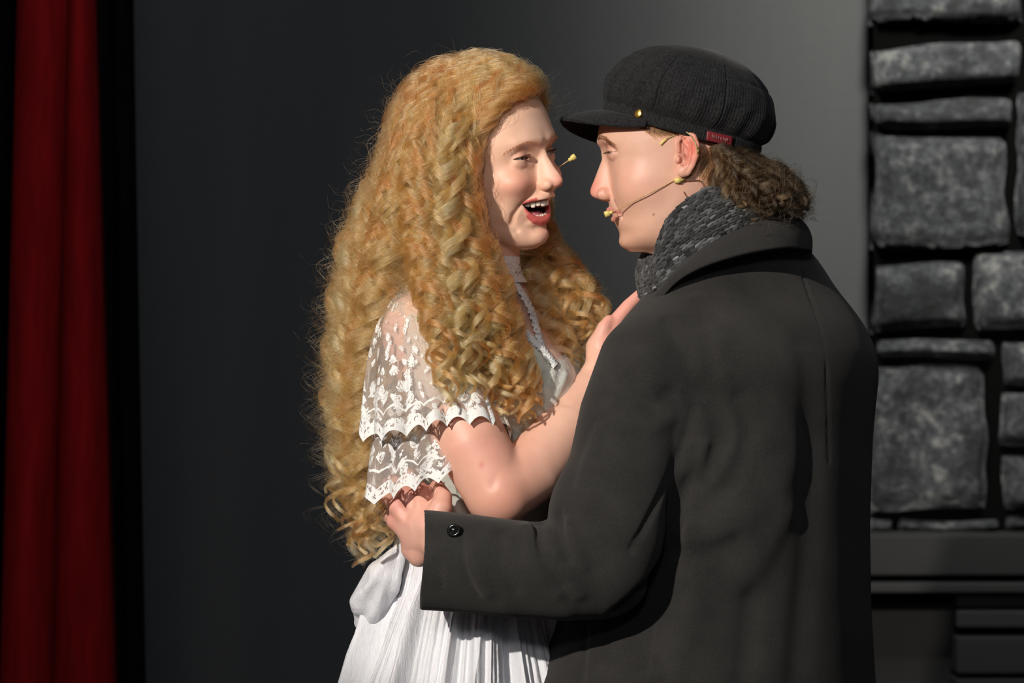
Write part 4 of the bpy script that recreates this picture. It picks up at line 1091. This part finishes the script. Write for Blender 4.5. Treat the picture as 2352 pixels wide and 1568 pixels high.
def trim(name, pts, width, off=.006):
    p = spline(pts, 90); V, U, O = [], [], []; L = 0
    T = np.gradient(p, axis=0); T /= np.linalg.norm(T, axis=1)[:, None]
    for i in range(len(p)):
        if i: L += np.linalg.norm(p[i] - p[i - 1]) / PPM
        for j, u in enumerate(np.linspace(-1, 1, 7)):
            wv = width * (1 + 0.16 * math.sin(L * 700) * (abs(u) > .9)) / 2
            px_, py_ = p[i][0] - T[i][1] * u * wv, p[i][1] + T[i][0] * u * wv
            y = -.08
            for _ in range(3):
                X, _, Z = P(px_, py_, y); y = wd.front(X, Z, .0, y)
            V.append(P(px_, py_, y - off * (1 - .4 * u * u))); U.append((L, (1 - abs(u)) * width / PPM / 2)); O.append(.9)
    o = mesh_obj(name, V, gridF(len(p), 7), LACE, dress, attrs={'opa': O}, uv=np.array(U))
    md = o.modifiers.new('thickness', 'SOLIDIFY'); md.thickness = .0015; return o
trim('lace_trim', [(1178, 640), (1205, 680), (1226, 725), (1238, 770), (1252, 812), (1278, 840)], 15)
trim('lace_trim', [(1196, 750), (1222, 778), (1250, 806), (1276, 838)], 15)
# lace collar round the neck
ring = []
for zz, rr, yy in ((596, .0525, 0), (612, .0535, 0), (628, .0555, 0), (645, .060, 0)):
    pass
th = np.linspace(0, 2 * math.pi, 160, endpoint=False); V, U = [], []
for i, (py_, rr) in enumerate(((590, .0530), (602, .0530), (616, .0545), (632, .0575), (648, .063))):
    for k, a in enumerate(th):
        sc_ = 3 * abs(math.sin(a * 16)) if i == 0 else 0
        fx, ny = rr * 1.0, rr * 1.02
        V.append(((1102 - 1176) / PPM + fx * math.cos(a), .03 + ny * math.sin(a), zof(py_ - sc_))); U.append((a * rr, min(i, 4 - i) * .0045))
mesh_obj('lace_collar', V, gridF(5, 160, True)[:, ::-1], LACE, dress, attrs={'opa': np.full(len(V), .75)}, uv=np.array(U))

# ================================================================== HER HAIR
HC = np.array([0, -2, 33.]); HR = np.array([73, 97, 80.])
def push_out(p, H, C, R, extra):
    """keep hair outside the skull"""
    sh = p.shape; q = H.loc(p.reshape(-1, 3)) ; d = (q - C) / (R + extra); r = np.linalg.norm(d, axis=1) + 1e-9
    lowf = np.clip((q[:, 2] + 45) / 30, 0, 1)
    k = np.where(r < 1, 1 + (1 / r - 1) * lowf, 1)
    return H.w(C + (q - C) * k[:, None]).reshape(sh)
def make_locks(guides, nlock, per, npts, amp, lam, rc, start=.17, full=.52, jit=(10, 8, .012), layer=.03, seed=1, H=None, hc=None, taper=True, frizz=.0010, idx=None, lift=4.0, wav0=.14):
    r_ = np.random.default_rng(seed)
    G = np.array([[P(*q) for q in spline(g, 40)] for g in guides])          # (g, 40, 3)
    out, tints = [], []
    for k in range(nlock):
        fi = (k + r_.uniform(0, 1)) / nlock * (len(G) - 1); i = min(int(fi), len(G) - 2); f = fi - i
        c = G[i] * (1 - f) + G[i + 1] * f
        dpt = r_.uniform(0, 1) ** 1.3
        n_end = r_.uniform(.84, 1.03)
        s = np.linspace(0, 1, npts) * min(n_end, 1.0)
        c = np.stack([np.interp(s, np.linspace(0, 1, 40), c[:, a]) for a in range(3)], 1)
        ease = np.linspace(0, 1, npts)[:, None]
        j = r_.normal(0, 1, 3) * np.array([jit[0] / PPM, jit[2], jit[1] / PPM])
        c = c + j * (0.25 + 0.75 * ease) + np.array([0, dpt * layer, 0]) * ease
        if H is not None: c = push_out(c, H, hc[0], hc[1], lift + 9 * (1 - dpt))
        L = np.r_[0, np.cumsum(np.linalg.norm(np.diff(c, axis=0), axis=1))]
        T = np.gradient(c, axis=0); T /= np.linalg.norm(T, axis=1)[:, None]
        Nn = np.cross(T, np.array([0.1, 1, 0.15])); Nn /= np.linalg.norm(Nn, axis=1)[:, None]; Bn = np.cross(T, Nn)
        u = L / L[-1]
        A = amp * r_.uniform(.75, 1.3) * (wav0 * np.clip((u - .04) / .12, 0, 1) + (1 - wav0) * np.clip((u - start) / (full - start), 0, 1) ** 1.2)
        la = lam * r_.uniform(.8, 1.25); ph0 = r_.uniform(0, 6.28); sg = r_.choice([-1, 1])
        ph = ph0 + sg * 2 * math.pi * np.cumsum(np.r_[0, np.diff(L)] / (la * (1.25 - .45 * u)))
        cen = c + A[:, None] * (np.cos(ph)[:, None] * Nn + 0.8 * np.sin(ph)[:, None] * Bn)
        # strands: a flattened bundle that follows the curl
        e1 = np.cos(ph)[:, None] * Nn + np.sin(ph)[:, None] * Bn
        Tc = np.gradient(cen, axis=0); Tc /= np.linalg.norm(Tc, axis=1)[:, None] + 1e-9
        e2 = np.cross(Tc, e1); e2 /= np.linalg.norm(e2, axis=1)[:, None] + 1e-9
        R_ = rc * r_.uniform(.7, 1.25) * (1.0 - (.8 * np.clip((u - .72) / .28, 0, 1) ** 1.3 if taper else 0)) * (1 + .5 * np.clip((.25 - u) / .25, 0, 1))
        a = r_.uniform(-1, 1, per); b = r_.uniform(-1, 1, per) * .42
        fz1 = r_.normal(0, 1, (per, 3)); fq = r_.uniform(1.5, 5, (per, 1)); fp = r_.uniform(0, 6.28, (per, 1))
        fz = frizz * (np.sin(fq * 2 * math.pi * u[None] + fp))[..., None] * fz1[:, None, :] * (.3 + u[None, :, None])
        dph = r_.normal(0, .10, (per, 1))
        S = cen[None] + (a[:, None] * R_[None])[..., None] * e2[None] + (b[:, None] * R_[None])[..., None] * e1[None] + fz
        S = S + (A[None] * dph)[..., None] * (-np.sin(ph)[:, None] * Nn + np.cos(ph)[:, None] * Bn)[None] * sg
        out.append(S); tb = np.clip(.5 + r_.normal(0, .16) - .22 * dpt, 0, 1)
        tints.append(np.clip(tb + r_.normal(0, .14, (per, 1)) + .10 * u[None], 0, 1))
    return np.concatenate(out), np.concatenate(tints)
near = [
 [(1198, 226, -.045), (1150, 250, -.066), (1112, 300, -.076), (1096, 370, -.080), (1092, 450, -.082), (1104, 530, -.090), (1140, 610, -.105), (1170, 690, -.115), (1195, 780, -.135), (1225, 860, -.15), (1245, 925, -.155)],
 [(1188, 215, -.03), (1130, 240, -.07), (1088, 300, -.098), (1072, 400, -.11), (1075, 500, -.115), (1095, 600, -.125), (1120, 700, -.145), (1148, 800, -.16), (1172, 900, -.17), (1195, 985, -.175)],
 [(1168, 200, -.02), (1092, 215, -.07), (1042, 280, -.105), (1022, 400, -.125), (1028, 520, -.135), (1045, 640, -.155), (1068, 740, -.18), (1085, 830, -.20), (1100, 900, -.21)],
 [(1150, 190, -.01), (1060, 198, -.06), (1000, 260, -.10), (972, 380, -.125), (970, 500, -.14), (988, 620, -.16), (1008, 720, -.19), (1020, 820, -.215), (1022, 930, -.235)],
 [(1140, 184, -.005), (1045, 190, -.055), (970, 250, -.095), (938, 380, -.118), (938, 500, -.13), (952, 590, -.14), (968, 660, -.155), (985, 720, -.175), (1000, 780, -.195), (1005, 830, -.21)]]
back = [
 [(1150, 190, -.01), (1060, 198, -.06), (990, 260, -.10), (950, 380, -.12), (925, 500, -.125), (905, 600, -.12), (880, 690, -.11), (862, 780, -.10), (842, 880, -.09), (838, 990, -.085), (846, 1090, -.08), (862, 1180, -.08), (880, 1262, -.08)],
 [(1128, 178, 0), (1028, 182, -.05), (950, 240, -.09), (905, 350, -.105), (875, 470, -.11), (852, 590, -.105), (832, 700, -.10), (815, 800, -.09), (808, 900, -.08), (810, 1000, -.075), (822, 1100, -.075), (840, 1200, -.075), (850, 1270, -.07)],
 [(1110, 168, .0), (1000, 175, -.04), (915, 240, -.07), (875, 350, -.085), (845, 460, -.09), (822, 580, -.09), (802, 700, -.08), (786, 820, -.07), (780, 950, -.07), (790, 1080, -.07), (802, 1180, -.07), (800, 1280, -.07)],
 [(1090, 160, .01), (980, 170, -.02), (900, 250, -.04), (855, 370, -.05), (815, 470, -.055), (788, 570, -.055), (772, 690, -.05), (760, 820, -.05), (754, 950, -.05), (756, 1070, -.05), (740, 1185, -.05)],
 [(1070, 158, .03), (960, 185, .02), (890, 280, .01), (842, 400, .0), (796, 500, -.01), (765, 600, -.01), (752, 720, -.01), (742, 850, -.01), (742, 960, -.01), (750, 1040, -.01)],
 [(1060, 165, .05), (975, 195, .06), (900, 290, .06), (860, 400, .05), (820, 520, .04), (795, 640, .03), (775, 760, .02), (765, 880, .02), (775, 1000, .0), (795, 1120, -.02), (820, 1200, -.02)]]
back = [[(x + (0, 4, 22, 30, 34, 30)[i] * min(1, k / 3), y, z) for k, (x, y, z) in enumerate(g)] for i, g in enumerate(back)]
far = [
 [(1195, 226, -.03), (1225, 232, -.01), (1240, 262, .02), (1238, 330, .05), (1235, 440, .075), (1250, 530, .075), (1282, 590, .065), (1325, 650, .05), (1352, 710, .04), (1356, 800, .03)],
 [(1180, 205, -.01), (1220, 205, .01), (1242, 240, .04), (1240, 330, .07), (1240, 450, .09), (1262, 545, .09), (1305, 600, .08), (1352, 655, .07), (1390, 718, .06), (1378, 800, .05)],
 [(1180, 205, 0), (1210, 210, .02), (1228, 260, .05), (1225, 360, .08), (1222, 460, .09), (1230, 560, .08), (1255, 640, .06), (1285, 710, .03), (1315, 780, .0), (1330, 845, -.01)],
 [(1180, 205, 0), (1200, 215, .03), (1215, 280, .06), (1210, 380, .08), (1205, 480, .09), (1212, 570, .08), (1225, 640, .05), (1240, 710, .02), (1268, 780, -.01), (1290, 848, -.03)]]
hairset = []
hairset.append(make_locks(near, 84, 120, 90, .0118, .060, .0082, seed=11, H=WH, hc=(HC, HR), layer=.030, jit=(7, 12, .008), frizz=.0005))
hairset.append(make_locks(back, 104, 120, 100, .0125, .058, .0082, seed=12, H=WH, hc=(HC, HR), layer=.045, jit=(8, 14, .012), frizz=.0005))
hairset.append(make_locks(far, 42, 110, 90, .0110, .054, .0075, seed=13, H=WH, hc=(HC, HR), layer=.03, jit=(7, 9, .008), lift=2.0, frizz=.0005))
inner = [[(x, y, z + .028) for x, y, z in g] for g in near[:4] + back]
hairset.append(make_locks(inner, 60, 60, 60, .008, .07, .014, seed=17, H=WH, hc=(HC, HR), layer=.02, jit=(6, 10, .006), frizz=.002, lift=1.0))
# loose single hairs and stray curls
hairset.append(make_locks(near + back, 260, 3, 80, .014, .05, .009, seed=14, H=WH, hc=(HC, HR), layer=.0, jit=(22, 16, .02), frizz=.004, lift=9))
hairset.append(make_locks([back[2], back[3], back[4]], 70, 5, 84, .016, .05, .006, seed=15, H=WH, hc=(HC, HR), layer=.0, jit=(30, 18, .02), frizz=.004, lift=10))
hairset.append(make_locks(far, 60, 3, 80, .012, .045, .006, seed=16, H=WH, hc=(HC, HR), layer=.0, jit=(18, 14, .015), frizz=.005, lift=6))
parts_ = []
for i, (S, t) in enumerate(hairset):
    n, k, _ = S.shape
    rad = (.00015 if i < 3 else .00022 if i == 3 else .00010) * np.interp(np.linspace(0, 1, k), [0, .8, 1], [1, .9, .35])[None]
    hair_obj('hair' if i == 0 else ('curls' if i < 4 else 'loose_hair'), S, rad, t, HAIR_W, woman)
# fluff of fine hairs over the crown and the forehead edge
def fluff(pts, n, ln, H, seed, mat, parent, dirf, r=.00008):
    r_ = np.random.default_rng(seed); p = np.array([P(*q) for q in spline(pts, n)]); S = []
    for i in range(n):
        a = p[i] + r_.normal(0, .004, 3); d = np.array(dirf(i / n)) + r_.normal(0, .5, 3); d /= np.linalg.norm(d)
        b = r_.normal(0, 1, 3); b -= d * (b @ d); b /= np.linalg.norm(b); l_ = ln * r_.uniform(.4, 1.3); q = []
        for s_ in np.linspace(0, 1, 14):
            q.append(a + d * l_ * s_ + b * l_ * .35 * s_ ** 2 * math.sin(s_ * 4 + i) + np.cross(b, d) * l_ * .18 * math.sin(s_ * 7 + i) * s_)
        S.append(q)
    return hair_obj('loose_hair', np.array(S), np.linspace(r, r * .4, 14)[None], .7, mat, parent)
fluff([(880, 300, -.02), (935, 200, -.02), (1010, 155, -.02), (1090, 150, 0), (1160, 160, 0), (1225, 195, .01), (1255, 250, .02)], 130, .030, WH, 31, HAIR_W, woman, lambda t: (-.7 + 1.6 * t, 0, .8 - .3 * t))
fluff([(1235, 190, .03), (1262, 240, .03), (1268, 290, .03)], 60, .036, WH, 32, HAIR_W, woman, lambda t: (.9, 0, .3))
fluff([(880, 300, -.04), (820, 430, -.04), (770, 560, -.04), (745, 720, -.04), (735, 900, -.04), (740, 1060, -.04)], 110, .030, WH, 33, HAIR_W, woman, lambda t: (-1, 0, .2))

# ================================================================== HIS HAIR
MC = np.array([0, -2, 30.]); MR = np.array([75, 99, 82.])
mback = [
 [(1642, 338, -.085), (1646, 380, -.09), (1640, 420, -.095), (1638, 455, -.100), (1660, 480, -.105), (1700, 490, -.105)],
 [(1650, 338, -.08), (1665, 375, -.095), (1680, 410, -.108), (1704, 440, -.115), (1735, 466, -.115), (1768, 478, -.110)],
 [(1655, 345, -.10), (1690, 375, -.115), (1722, 405, -.12), (1760, 432, -.118), (1795, 462, -.11), (1812, 486, -.10)],
 [(1690, 352, -.09), (1728, 372, -.10), (1765, 395, -.10), (1800, 420, -.095), (1828, 452, -.09), (1830, 488, -.08)],
 [(1700, 352, -.05), (1742, 370, -.06), (1785, 392, -.06), (1818, 425, -.05), (1840, 462, -.05), (1832, 492, -.05)],
 [(1700, 352, .02), (1740, 372, .02), (1785, 395, .02), (1815, 430, .02), (1832, 465, .02), (1822, 492, .0)]]
S, t = make_locks(mback, 130, 70, 44, .0075, .034, .0056, start=.15, full=.6, jit=(9, 8, .010), layer=.04, seed=21, frizz=.0007)
hair_obj('hair', S, np.interp(np.linspace(0, 1, 44), [0, .8, 1], [1, .9, .4])[None] * .00014, np.clip(t - .2, 0, 1), HAIR_M, man)
S, t = make_locks(mback, 160, 5, 44, .007, .028, .007, start=.1, full=.5, jit=(16, 13, .012), layer=.02, seed=22, frizz=.003)
hair_obj('loose_hair', S, .00009, np.clip(t - .05, 0, 1), HAIR_M, man)
# hair combed back behind the ear and the short side hair at the temple
def laid(guides, n, k, ln, seed, spread=3.0, off=.0006):
    """short straight hairs lying on his head"""
    r_ = np.random.default_rng(seed); S = []
    G = np.array([spline(g, 30) for g in guides])
    for _ in range(n):
        fi = r_.uniform(0, len(G) - 1.001); i = int(fi); c = G[i] * (1 - fi + i) + G[i + 1] * (fi - i)
        a = r_.uniform(0, 1 - ln); q = np.linspace(a, a + ln * r_.uniform(.6, 1), k) * 29
        p = np.stack([np.interp(q, np.arange(30), c[:, 0]), np.interp(q, np.arange(30), c[:, 1])], 1) + r_.normal(0, spread, 2) * .3 + np.linspace(0, 1, k)[:, None] * r_.normal(0, spread, 2)
        S.append([mside(x, y, off + .0016 * t * (1 - .3 * t)) for (x, y), t in zip(p, np.linspace(0, 1, k))])
    return np.array(S)
side = [[(1600, 330), (1606, 360), (1604, 392), (1596, 420)], [(1616, 335), (1624, 370), (1626, 405), (1618, 440)], [(1634, 338), (1648, 375), (1652, 415), (1645, 460)]]
S = laid(side, 700, 8, .55, 23, 4); hair_obj('side_hair', S, .00008, rng.uniform(.45, .95, (len(S), 1)), HAIR_M, man)
temple = [[(1440, 282), (1480, 300), (1508, 322)], [(1470, 282), (1505, 302), (1532, 322)], [(1500, 292), (1530, 306), (1556, 316)], [(1530, 298), (1556, 306), (1575, 309)]]
S = laid(temple, 620, 6, .45, 24, 2.2); hair_obj('temple_hair', S, .00007, rng.uniform(.3, .8, (len(S), 1)), HAIR_M, man)

# ================================================================== CAP
def mk_cord():
    m = NT('black_corduroy'); c = m.coord()
    n = m.noise(c, 320, 4, .7)
    m.l(m.ramp(n, [(.35, (.007, .007, .0075)), (.7, (.028, .028, .029))]), m.b.inputs['Base Color'])
    m.set(Roughness=.85, Sheen_Weight=.10, Sheen_Roughness=.4, Specular_IOR_Level=.15); m.bump(n, .6, .001); return m.m
CORD = mk_cord()
cap = empty('cap', P(1565, 312, .0)); tag(cap, 'black corduroy fisherman cap with short brim on the man', 'cap')
CC = np.array(P(1565, 312, .03)); sf = np.array([-.961, 0, .276]); su = np.array([.276, 0, .961]); sn = np.array([0, -1., 0])
def cw(s_, n_, h_):           # px along the cap's own axes -> world
    return CC + (sf * s_ + sn * n_ + su * h_) / PPM
rowsC = [(20, 187, -181, 153), (27, 190, -181, 156), (34, 193, -190, 166), (42, 194, -197, 174), (60, 197, -204, 180), (80, 199, -205, 182), (100, 194, -200, 180), (118, 186, -191, 175), (134, 177, -183, 168),
         (150, 163, -168, 158), (166, 146, -150, 145), (180, 124, -130, 128), (192, 92, -104, 104), (201, 62, -76, 76), (206, 34, -52, 48), (209, 5, -25, 18)]
nth = 960; th = np.linspace(0, 2 * math.pi, nth, endpoint=False)
hs = np.linspace(0, 1, 60); RC = np.array(rowsC, float); ii = np.linspace(0, len(RC) - 1, 70)
RR = np.stack([np.interp(ii, np.arange(len(RC)), RC[:, k]) for k in range(4)], 1)
for _ in range(3): RR[1:-1] = (RR[:-2] + RR[1:-1] * 2 + RR[2:]) / 4
V = []
for h, fs, bs, nn in RR:
    cs, a = (fs + bs) / 2, (fs - bs) / 2
    ripple = np.clip((h - 24) / 14, 0, 1) * np.clip((200 - h) / 40, 0, 1)
    rib = 1.3 * np.abs(np.sin(th * 80)) * np.clip((205 - h) / 30, .15, 1)
    puck = 2.6 * ripple * np.sin(th * 23 + 2 * math.sin(h * .03)) * (1 if h < 90 else .4) + 4 * ripple * np.sin(th * 5 + h * .02)
    seam = -4.0 * np.exp(-((np.abs(np.mod(th - .35 + math.pi / 8, math.pi / 4) - math.pi / 8)) / .012) ** 2) * ripple
    ringseam = -3.5 * math.exp(-((h - 150) / 3.0) ** 2)
    r_ = rib + puck + seam + ringseam
    V.append(CC + ((cs + (a + r_) * np.cos(th))[:, None] * sf + ((nn + r_) * np.sin(th))[:, None] * sn + h * su) / PPM)
V = np.vstack(V); F = [tuple(q) for q in gridF(len(RR), nth, True)] + [tuple((len(RR) - 1) * nth + j for j in range(nth))]
mesh_obj('crown', V, F, CORD, cap)
V = []
for h, gr in ((-3, -2), (-4, 1.5), (0, 2.6), (10, 3), (20, 3), (26, 2), (30, -3)):
    rib = 1.1 * np.abs(np.sin(th * 80)) * (gr > 0)
    V.append(CC + ((3 + (186 + gr + rib) * np.cos(th))[:, None] * sf + ((152 + gr + rib) * np.sin(th))[:, None] * sn + h * su) / PPM)
mesh_obj('band', np.vstack(V), gridF(7, nth, True), CORD, cap)
# visor, drooping towards its far side
V = []; nu, nv = 61, 22
for i in range(nu):
    u = -1 + 2 * i / (nu - 1); a = u * 64 * D2R                   # +: camera side
    ro = np.array([3 + 189 * math.cos(a), 155 * math.sin(a), 4.0])
    ln = 100 * (1 - abs(u) ** 2.6) ** .62
    for j in range(nv):
        t = j / (nv - 1)
        s_ = ro[0] + ln * t * (1 - .12 * t); n_ = ro[1] * (1 + .06 * t)
        h_ = ro[2] - 44 * t ** 1.15 * (ln / 100) - 10 * abs(u) ** 2 * t - 46 * t * (-u if u < 0 else 0) - 3 * u * t
        V.append(cw(s_, n_ , h_))
o = mesh_obj('visor', V, gridF(nu, nv), CORD, cap); md = o.modifiers.new('thickness', 'SOLIDIFY'); md.thickness = .0045; md.offset = 0; md2 = o.modifiers.new('soft', 'SUBSURF'); md2.levels = 1; md2.render_levels = 1
BRASS = NT('brass'); BRASS.set(Base_Color=(*srgb(214, 176, 92), 1), Metallic=1.0, Roughness=0.3); BRASS = BRASS.m
def capside(px, py, off=0.0):
    """point of the band under a photo pixel"""
    dx, dy = px - 1565, py - 312; s_ = -.961 * dx - .276 * dy; h = .276 * dx - .961 * dy
    c = (s_ - 3) / 189; n_ = 155 * math.sqrt(max(0, 1 - c * c))
    nr = np.array([c / 189, n_ / 155 / 155, 0]); nr /= np.linalg.norm(nr)
    return cw(s_ + nr[0] * off, n_ + nr[1] * off, h), sf * nr[0] + sn * nr[1]
bp, bn = capside(1464, 268, 4); e1 = np.cross(bn, su); e1 /= np.linalg.norm(e1); e2 = su
V = np.vstack([bp + bn * h + r * (np.cos(A_)[:, None] * e1 + np.sin(A_)[:, None] * e2) for r, h in [(0, .0022), (.004, .0020), (.0055, .0014), (.0061, .0004), (.0061, -.002)]])
mesh_obj('brass_button', V, gridF(5, 32, True), BRASS, cap)
TAG = plain('red_woven_tag', srgb(122, 34, 40), .55); TAGL = plain('pale_thread', srgb(176, 116, 112), .6)
V = []
for i in range(17):
    t = i / 16
    for j in range(5):
        s = j / 4; px_ = 1617 + 58 * t - 3 * s; py_ = 307 + 12 * t + 22 * s
        V.append(capside(px_, py_, 6.5)[0])
tg = mesh_obj('fabric_tag', V, gridF(17, 5), TAG, cap); md = tg.modifiers.new('thickness', 'SOLIDIFY'); md.thickness = .0012
# the blurred woven lettering, as pale stitches in a row of letter-like strokes
segs = []
strokes = [[(0, 0), (0, 1)], [(.3, 1), (.3, .3), (.6, .3), (.6, 1)], [(1, .2), (.9, .6), (1, 1), (1.25, .9)], [(1.5, 1), (1.5, .3), (1.8, .3)], [(2.05, .3), (2.05, 1), (2.35, 1)], [(2.6, 1), (2.6, .3), (2.9, .3), (2.9, 1)], [(3.15, .3), (3.15, 1.35)], [(3.5, .3), (3.4, .7), (3.6, 1), (3.8, .6), (3.65, .2), (3.5, .3)]]
for st in strokes:
    pts = []
    for (a, b) in st:
        px_ = 1628 + a * 9.2; py_ = 313 + a * 2.1 + b * 10; pts.append(capside(px_, py_, 8.2)[0])
    segs.append(tube(pts, .00045, 5))
V, F = join(segs); mesh_obj('lettering', V, F, TAGL, None).parent = tg
bpy.data.objects['lettering'].matrix_parent_inverse = tg.matrix_parent_inverse.inverted() @ Matrix.Identity(4) if False else Matrix.Identity(4)

# ================================================================== SCARF
YARN = mk_wool('dark_grey_yarn', (.012, .0125, .014), (.05, .052, .055), 1.2)  # base under the stitches: shade of the gaps put into its darker colour
YARNL = mk_wool('fleck_grey_yarn', (.018, .019, .021), (.15, .155, .16), .5)
_a = YARNL.node_tree.nodes.new('ShaderNodeAttribute'); _a.attribute_name = 'Col'; YARNL.node_tree.links.new(_a.outputs['Color'], YARNL.node_tree.nodes['Principled BSDF'].inputs['Base Color'])
t_ = [P(1500, 560, .10), P(1512, 590, .02), P(1520, 585, -.045), P(1522, 545, -.075), P(1542, 502, -.090), P(1585, 462, -.098), P(1645, 430, -.098), P(1720, 425, -.06), P(1760, 440, .02), P(1720, 450, .10)]
b_ = [P(1470, 640, .08), P(1474, 660, .01), P(1482, 690, -.050), P(1530, 655, -.105), P(1590, 608, -.122), P(1650, 566, -.124), P(1715, 530, -.108), P(1780, 510, -.07), P(1800, 520, .02), P(1760, 530, .12)]
scarf, SS = strip('scarf', t_, b_, YARN, man, .012, 40, .006, (P(1640, 0, .03)[0], .03), nu=120)
# knitted stitches lying on the scarf, one long row beside the other
st = []
nu, nv = SS.shape[:2]
dU = np.gradient(SS, axis=0); dV = np.gradient(SS, axis=1); NN = np.cross(dU, dV); NN /= np.linalg.norm(NN, axis=2, keepdims=True) + 1e-9
if (NN[60, 20] @ np.array([0, -1, 0])) < 0: NN = -NN
def sat(a, b):
    a = min(max(a, 0), nu - 1.001); b = min(max(b, 0), nv - 1.001); i, j = int(a), int(b); f, g = a - i, b - j
    L = lambda M: (M[i, j] * (1 - f) * (1 - g) + M[i + 1, j] * f * (1 - g) + M[i, j + 1] * (1 - f) * g + M[i + 1, j + 1] * f * g)
    return L(SS), L(NN)
rr = np.random.default_rng(5)
for jb in np.arange(.8, nv - 1, 3.5):
    for ia in np.arange(12, 104, 1.75):
        for s in (-1, 1):
            a = ia + rr.normal(0, .12); b = jb + s * .85
            p0, n0 = sat(a - 1.2, b + s * .7); p1, n1 = sat(a, b); p2, n2 = sat(a + 1.3, b - s * .6)
            hh = .0042 + rr.normal(0, .0005)
            st.append(tube([p0 + n0 * .0025, (p0 + p1) / 2 + n1 * hh, (p1 + p2) / 2 + n2 * hh, p2 + n2 * .0022], [.0008, .0021, .0021, .0008], 7, cap=False))
V, F = join(st); cs = np.repeat(np.clip(np.exp(rr.normal(-3.0, .6, len(st))), .012, .30), 4 * 7)[:, None] * np.array([.97, 1, 1.03])
kn = mesh_obj('stitches', V, F, YARNL, None, cols=cs); kn.parent = scarf; kn['kind'] = 'stuff'

# ================================================================== HEADSET MICROPHONES
WIRE = plain('tan_wire', srgb(206, 168, 116), .35); MICC = plain('beige_capsule', srgb(226, 206, 120), .35); CLEAR = plain('clear_ear_hook', srgb(196, 176, 120), .2, Transmission_Weight=.35)
DWIRE = plain('brown_wire', srgb(120, 84, 60), .4)
def lathe(p, d, prof, n=16):
    p = np.array(p); d = np.array(d, float); d /= np.linalg.norm(d); a = np.cross(d, (0, 1, .1)); a /= np.linalg.norm(a); b = np.cross(d, a); th = np.linspace(0, 2 * math.pi, n, endpoint=False)
    V = np.vstack([p + d * h + r * (np.cos(th)[:, None] * a + np.sin(th)[:, None] * b) for h, r in prof]); return V, gridF(len(prof), n, True)
m1 = empty('headset_microphone', P(1557, 414, -.10)); tag(m1, 'thin beige headset microphone hooked over the ear of the man', 'microphone', 'stage headset microphones')
ym_ = mside(1428, 487)[1] - .006
V, F = lathe(P(1406, 487, ym_), np.array(P(1388, 493, ym_)) - np.array(P(1406, 487, ym_)), [(-.001, .0005), (0, .0022), (.0008, .0030), (.0018, .0022), (.0032, .0024), (.0045, .0040), (.0100, .0040), (.0106, .0030), (.0106, 0)])
mesh_obj('capsule', V, F, MICC, m1)
V, F = tube([P(*q) for q in spline([(1406, 487, mside(1428, 487)[1] - .006), (1440, 470, mside(1440, 470)[1] - .007), (1480, 449, mside(1480, 449)[1] - .005), (1515, 432, mside(1515, 432)[1] - .003), (1545, 416, mside(1545, 416)[1] - .002), (1556, 413, mside(1556, 413)[1] - .003)], 40)], .00065, 8); mesh_obj('boom', V, F, WIRE, m1)
V, F = lathe(mside(1549, 415, .004), (1, 0, .1), [(0, .0005), (0, .0028), (.0035, .0040), (.0075, .0038), (.0085, .0022), (.012, .0018), (.012, 0)]); mesh_obj('joint', V, F, MICC, m1)
hk = [mside(x, y, o) for x, y, o in ((1517, 332, .0015), (1528, 321, .0018), (1546, 312, .002), (1560, 304, .002), (1578, 304, .002), (1594, 322, .0015), (1602, 350, .0015), (1598, 380, .0015), (1586, 402, .0015), (1568, 413, .003))]
V, F = tube(spline(hk, 60), .0010, 10); mesh_obj('ear_hook', V, F, CLEAR, m1)
V, F = tube(spline([mside(1517, 332, .002), mside(1523, 325, .002), mside(1530, 319, .002)], 10), .0018, 10); mesh_obj('ear_tube', V, F, MICC, m1)
V, F = tube(spline([mside(1603, 345, .003), mside(1603, 368, .003), mside(1596, 390, .003), mside(1588, 400, .003)], 24), .0015, 8); mesh_obj('ear_tube', V, F, WIRE, m1)
cb = [mside(x, y, .003) for x, y in ((1556, 414), (1580, 415), (1604, 414), (1616, 424), (1608, 438), (1594, 450), (1586, 457), (1578, 452), (1570, 440))]
V, F = tube(spline(cb, 60), .0006, 6); mesh_obj('cable', V, F, DWIRE, m1)
m2 = empty('headset_microphone', P(1290, 380, .0)); tag(m2, 'thin beige headset microphone sticking out past the nose of the woman', 'microphone', 'stage headset microphones')
V, F = lathe(P(1307, 368, -.01), np.array(P(1321, 358, -.01)) - np.array(P(1307, 368, -.01)), [(-.001, .0005), (0, .0022), (.0008, .0030), (.0018, .0022), (.0032, .0024), (.0045, .0038), (.0096, .0038), (.0102, .0030), (.0102, 0)])
mesh_obj('capsule', V, F, MICC, m2)
V, F = tube([P(*q) for q in spline([(1308, 367, -.01), (1281, 386, -.008), (1262, 402, .02), (1240, 415, .05), (1215, 410, .075), (1190, 395, .08)], 40)], .0007, 8); mesh_obj('boom', V, F, WIRE, m2)
pin = empty('hairpin', P(1107, 314, -.12)); tag(pin, 'tiny gold hairpin in the curls beside the forehead of the woman', 'hairpin')
V, F = tube([P(*q) for q in spline([(1094, 306, -.094), (1106, 312, -.097), (1117, 321, -.092)], 12)], .0008, 8); mesh_obj('wire', V, F, BRASS, pin)
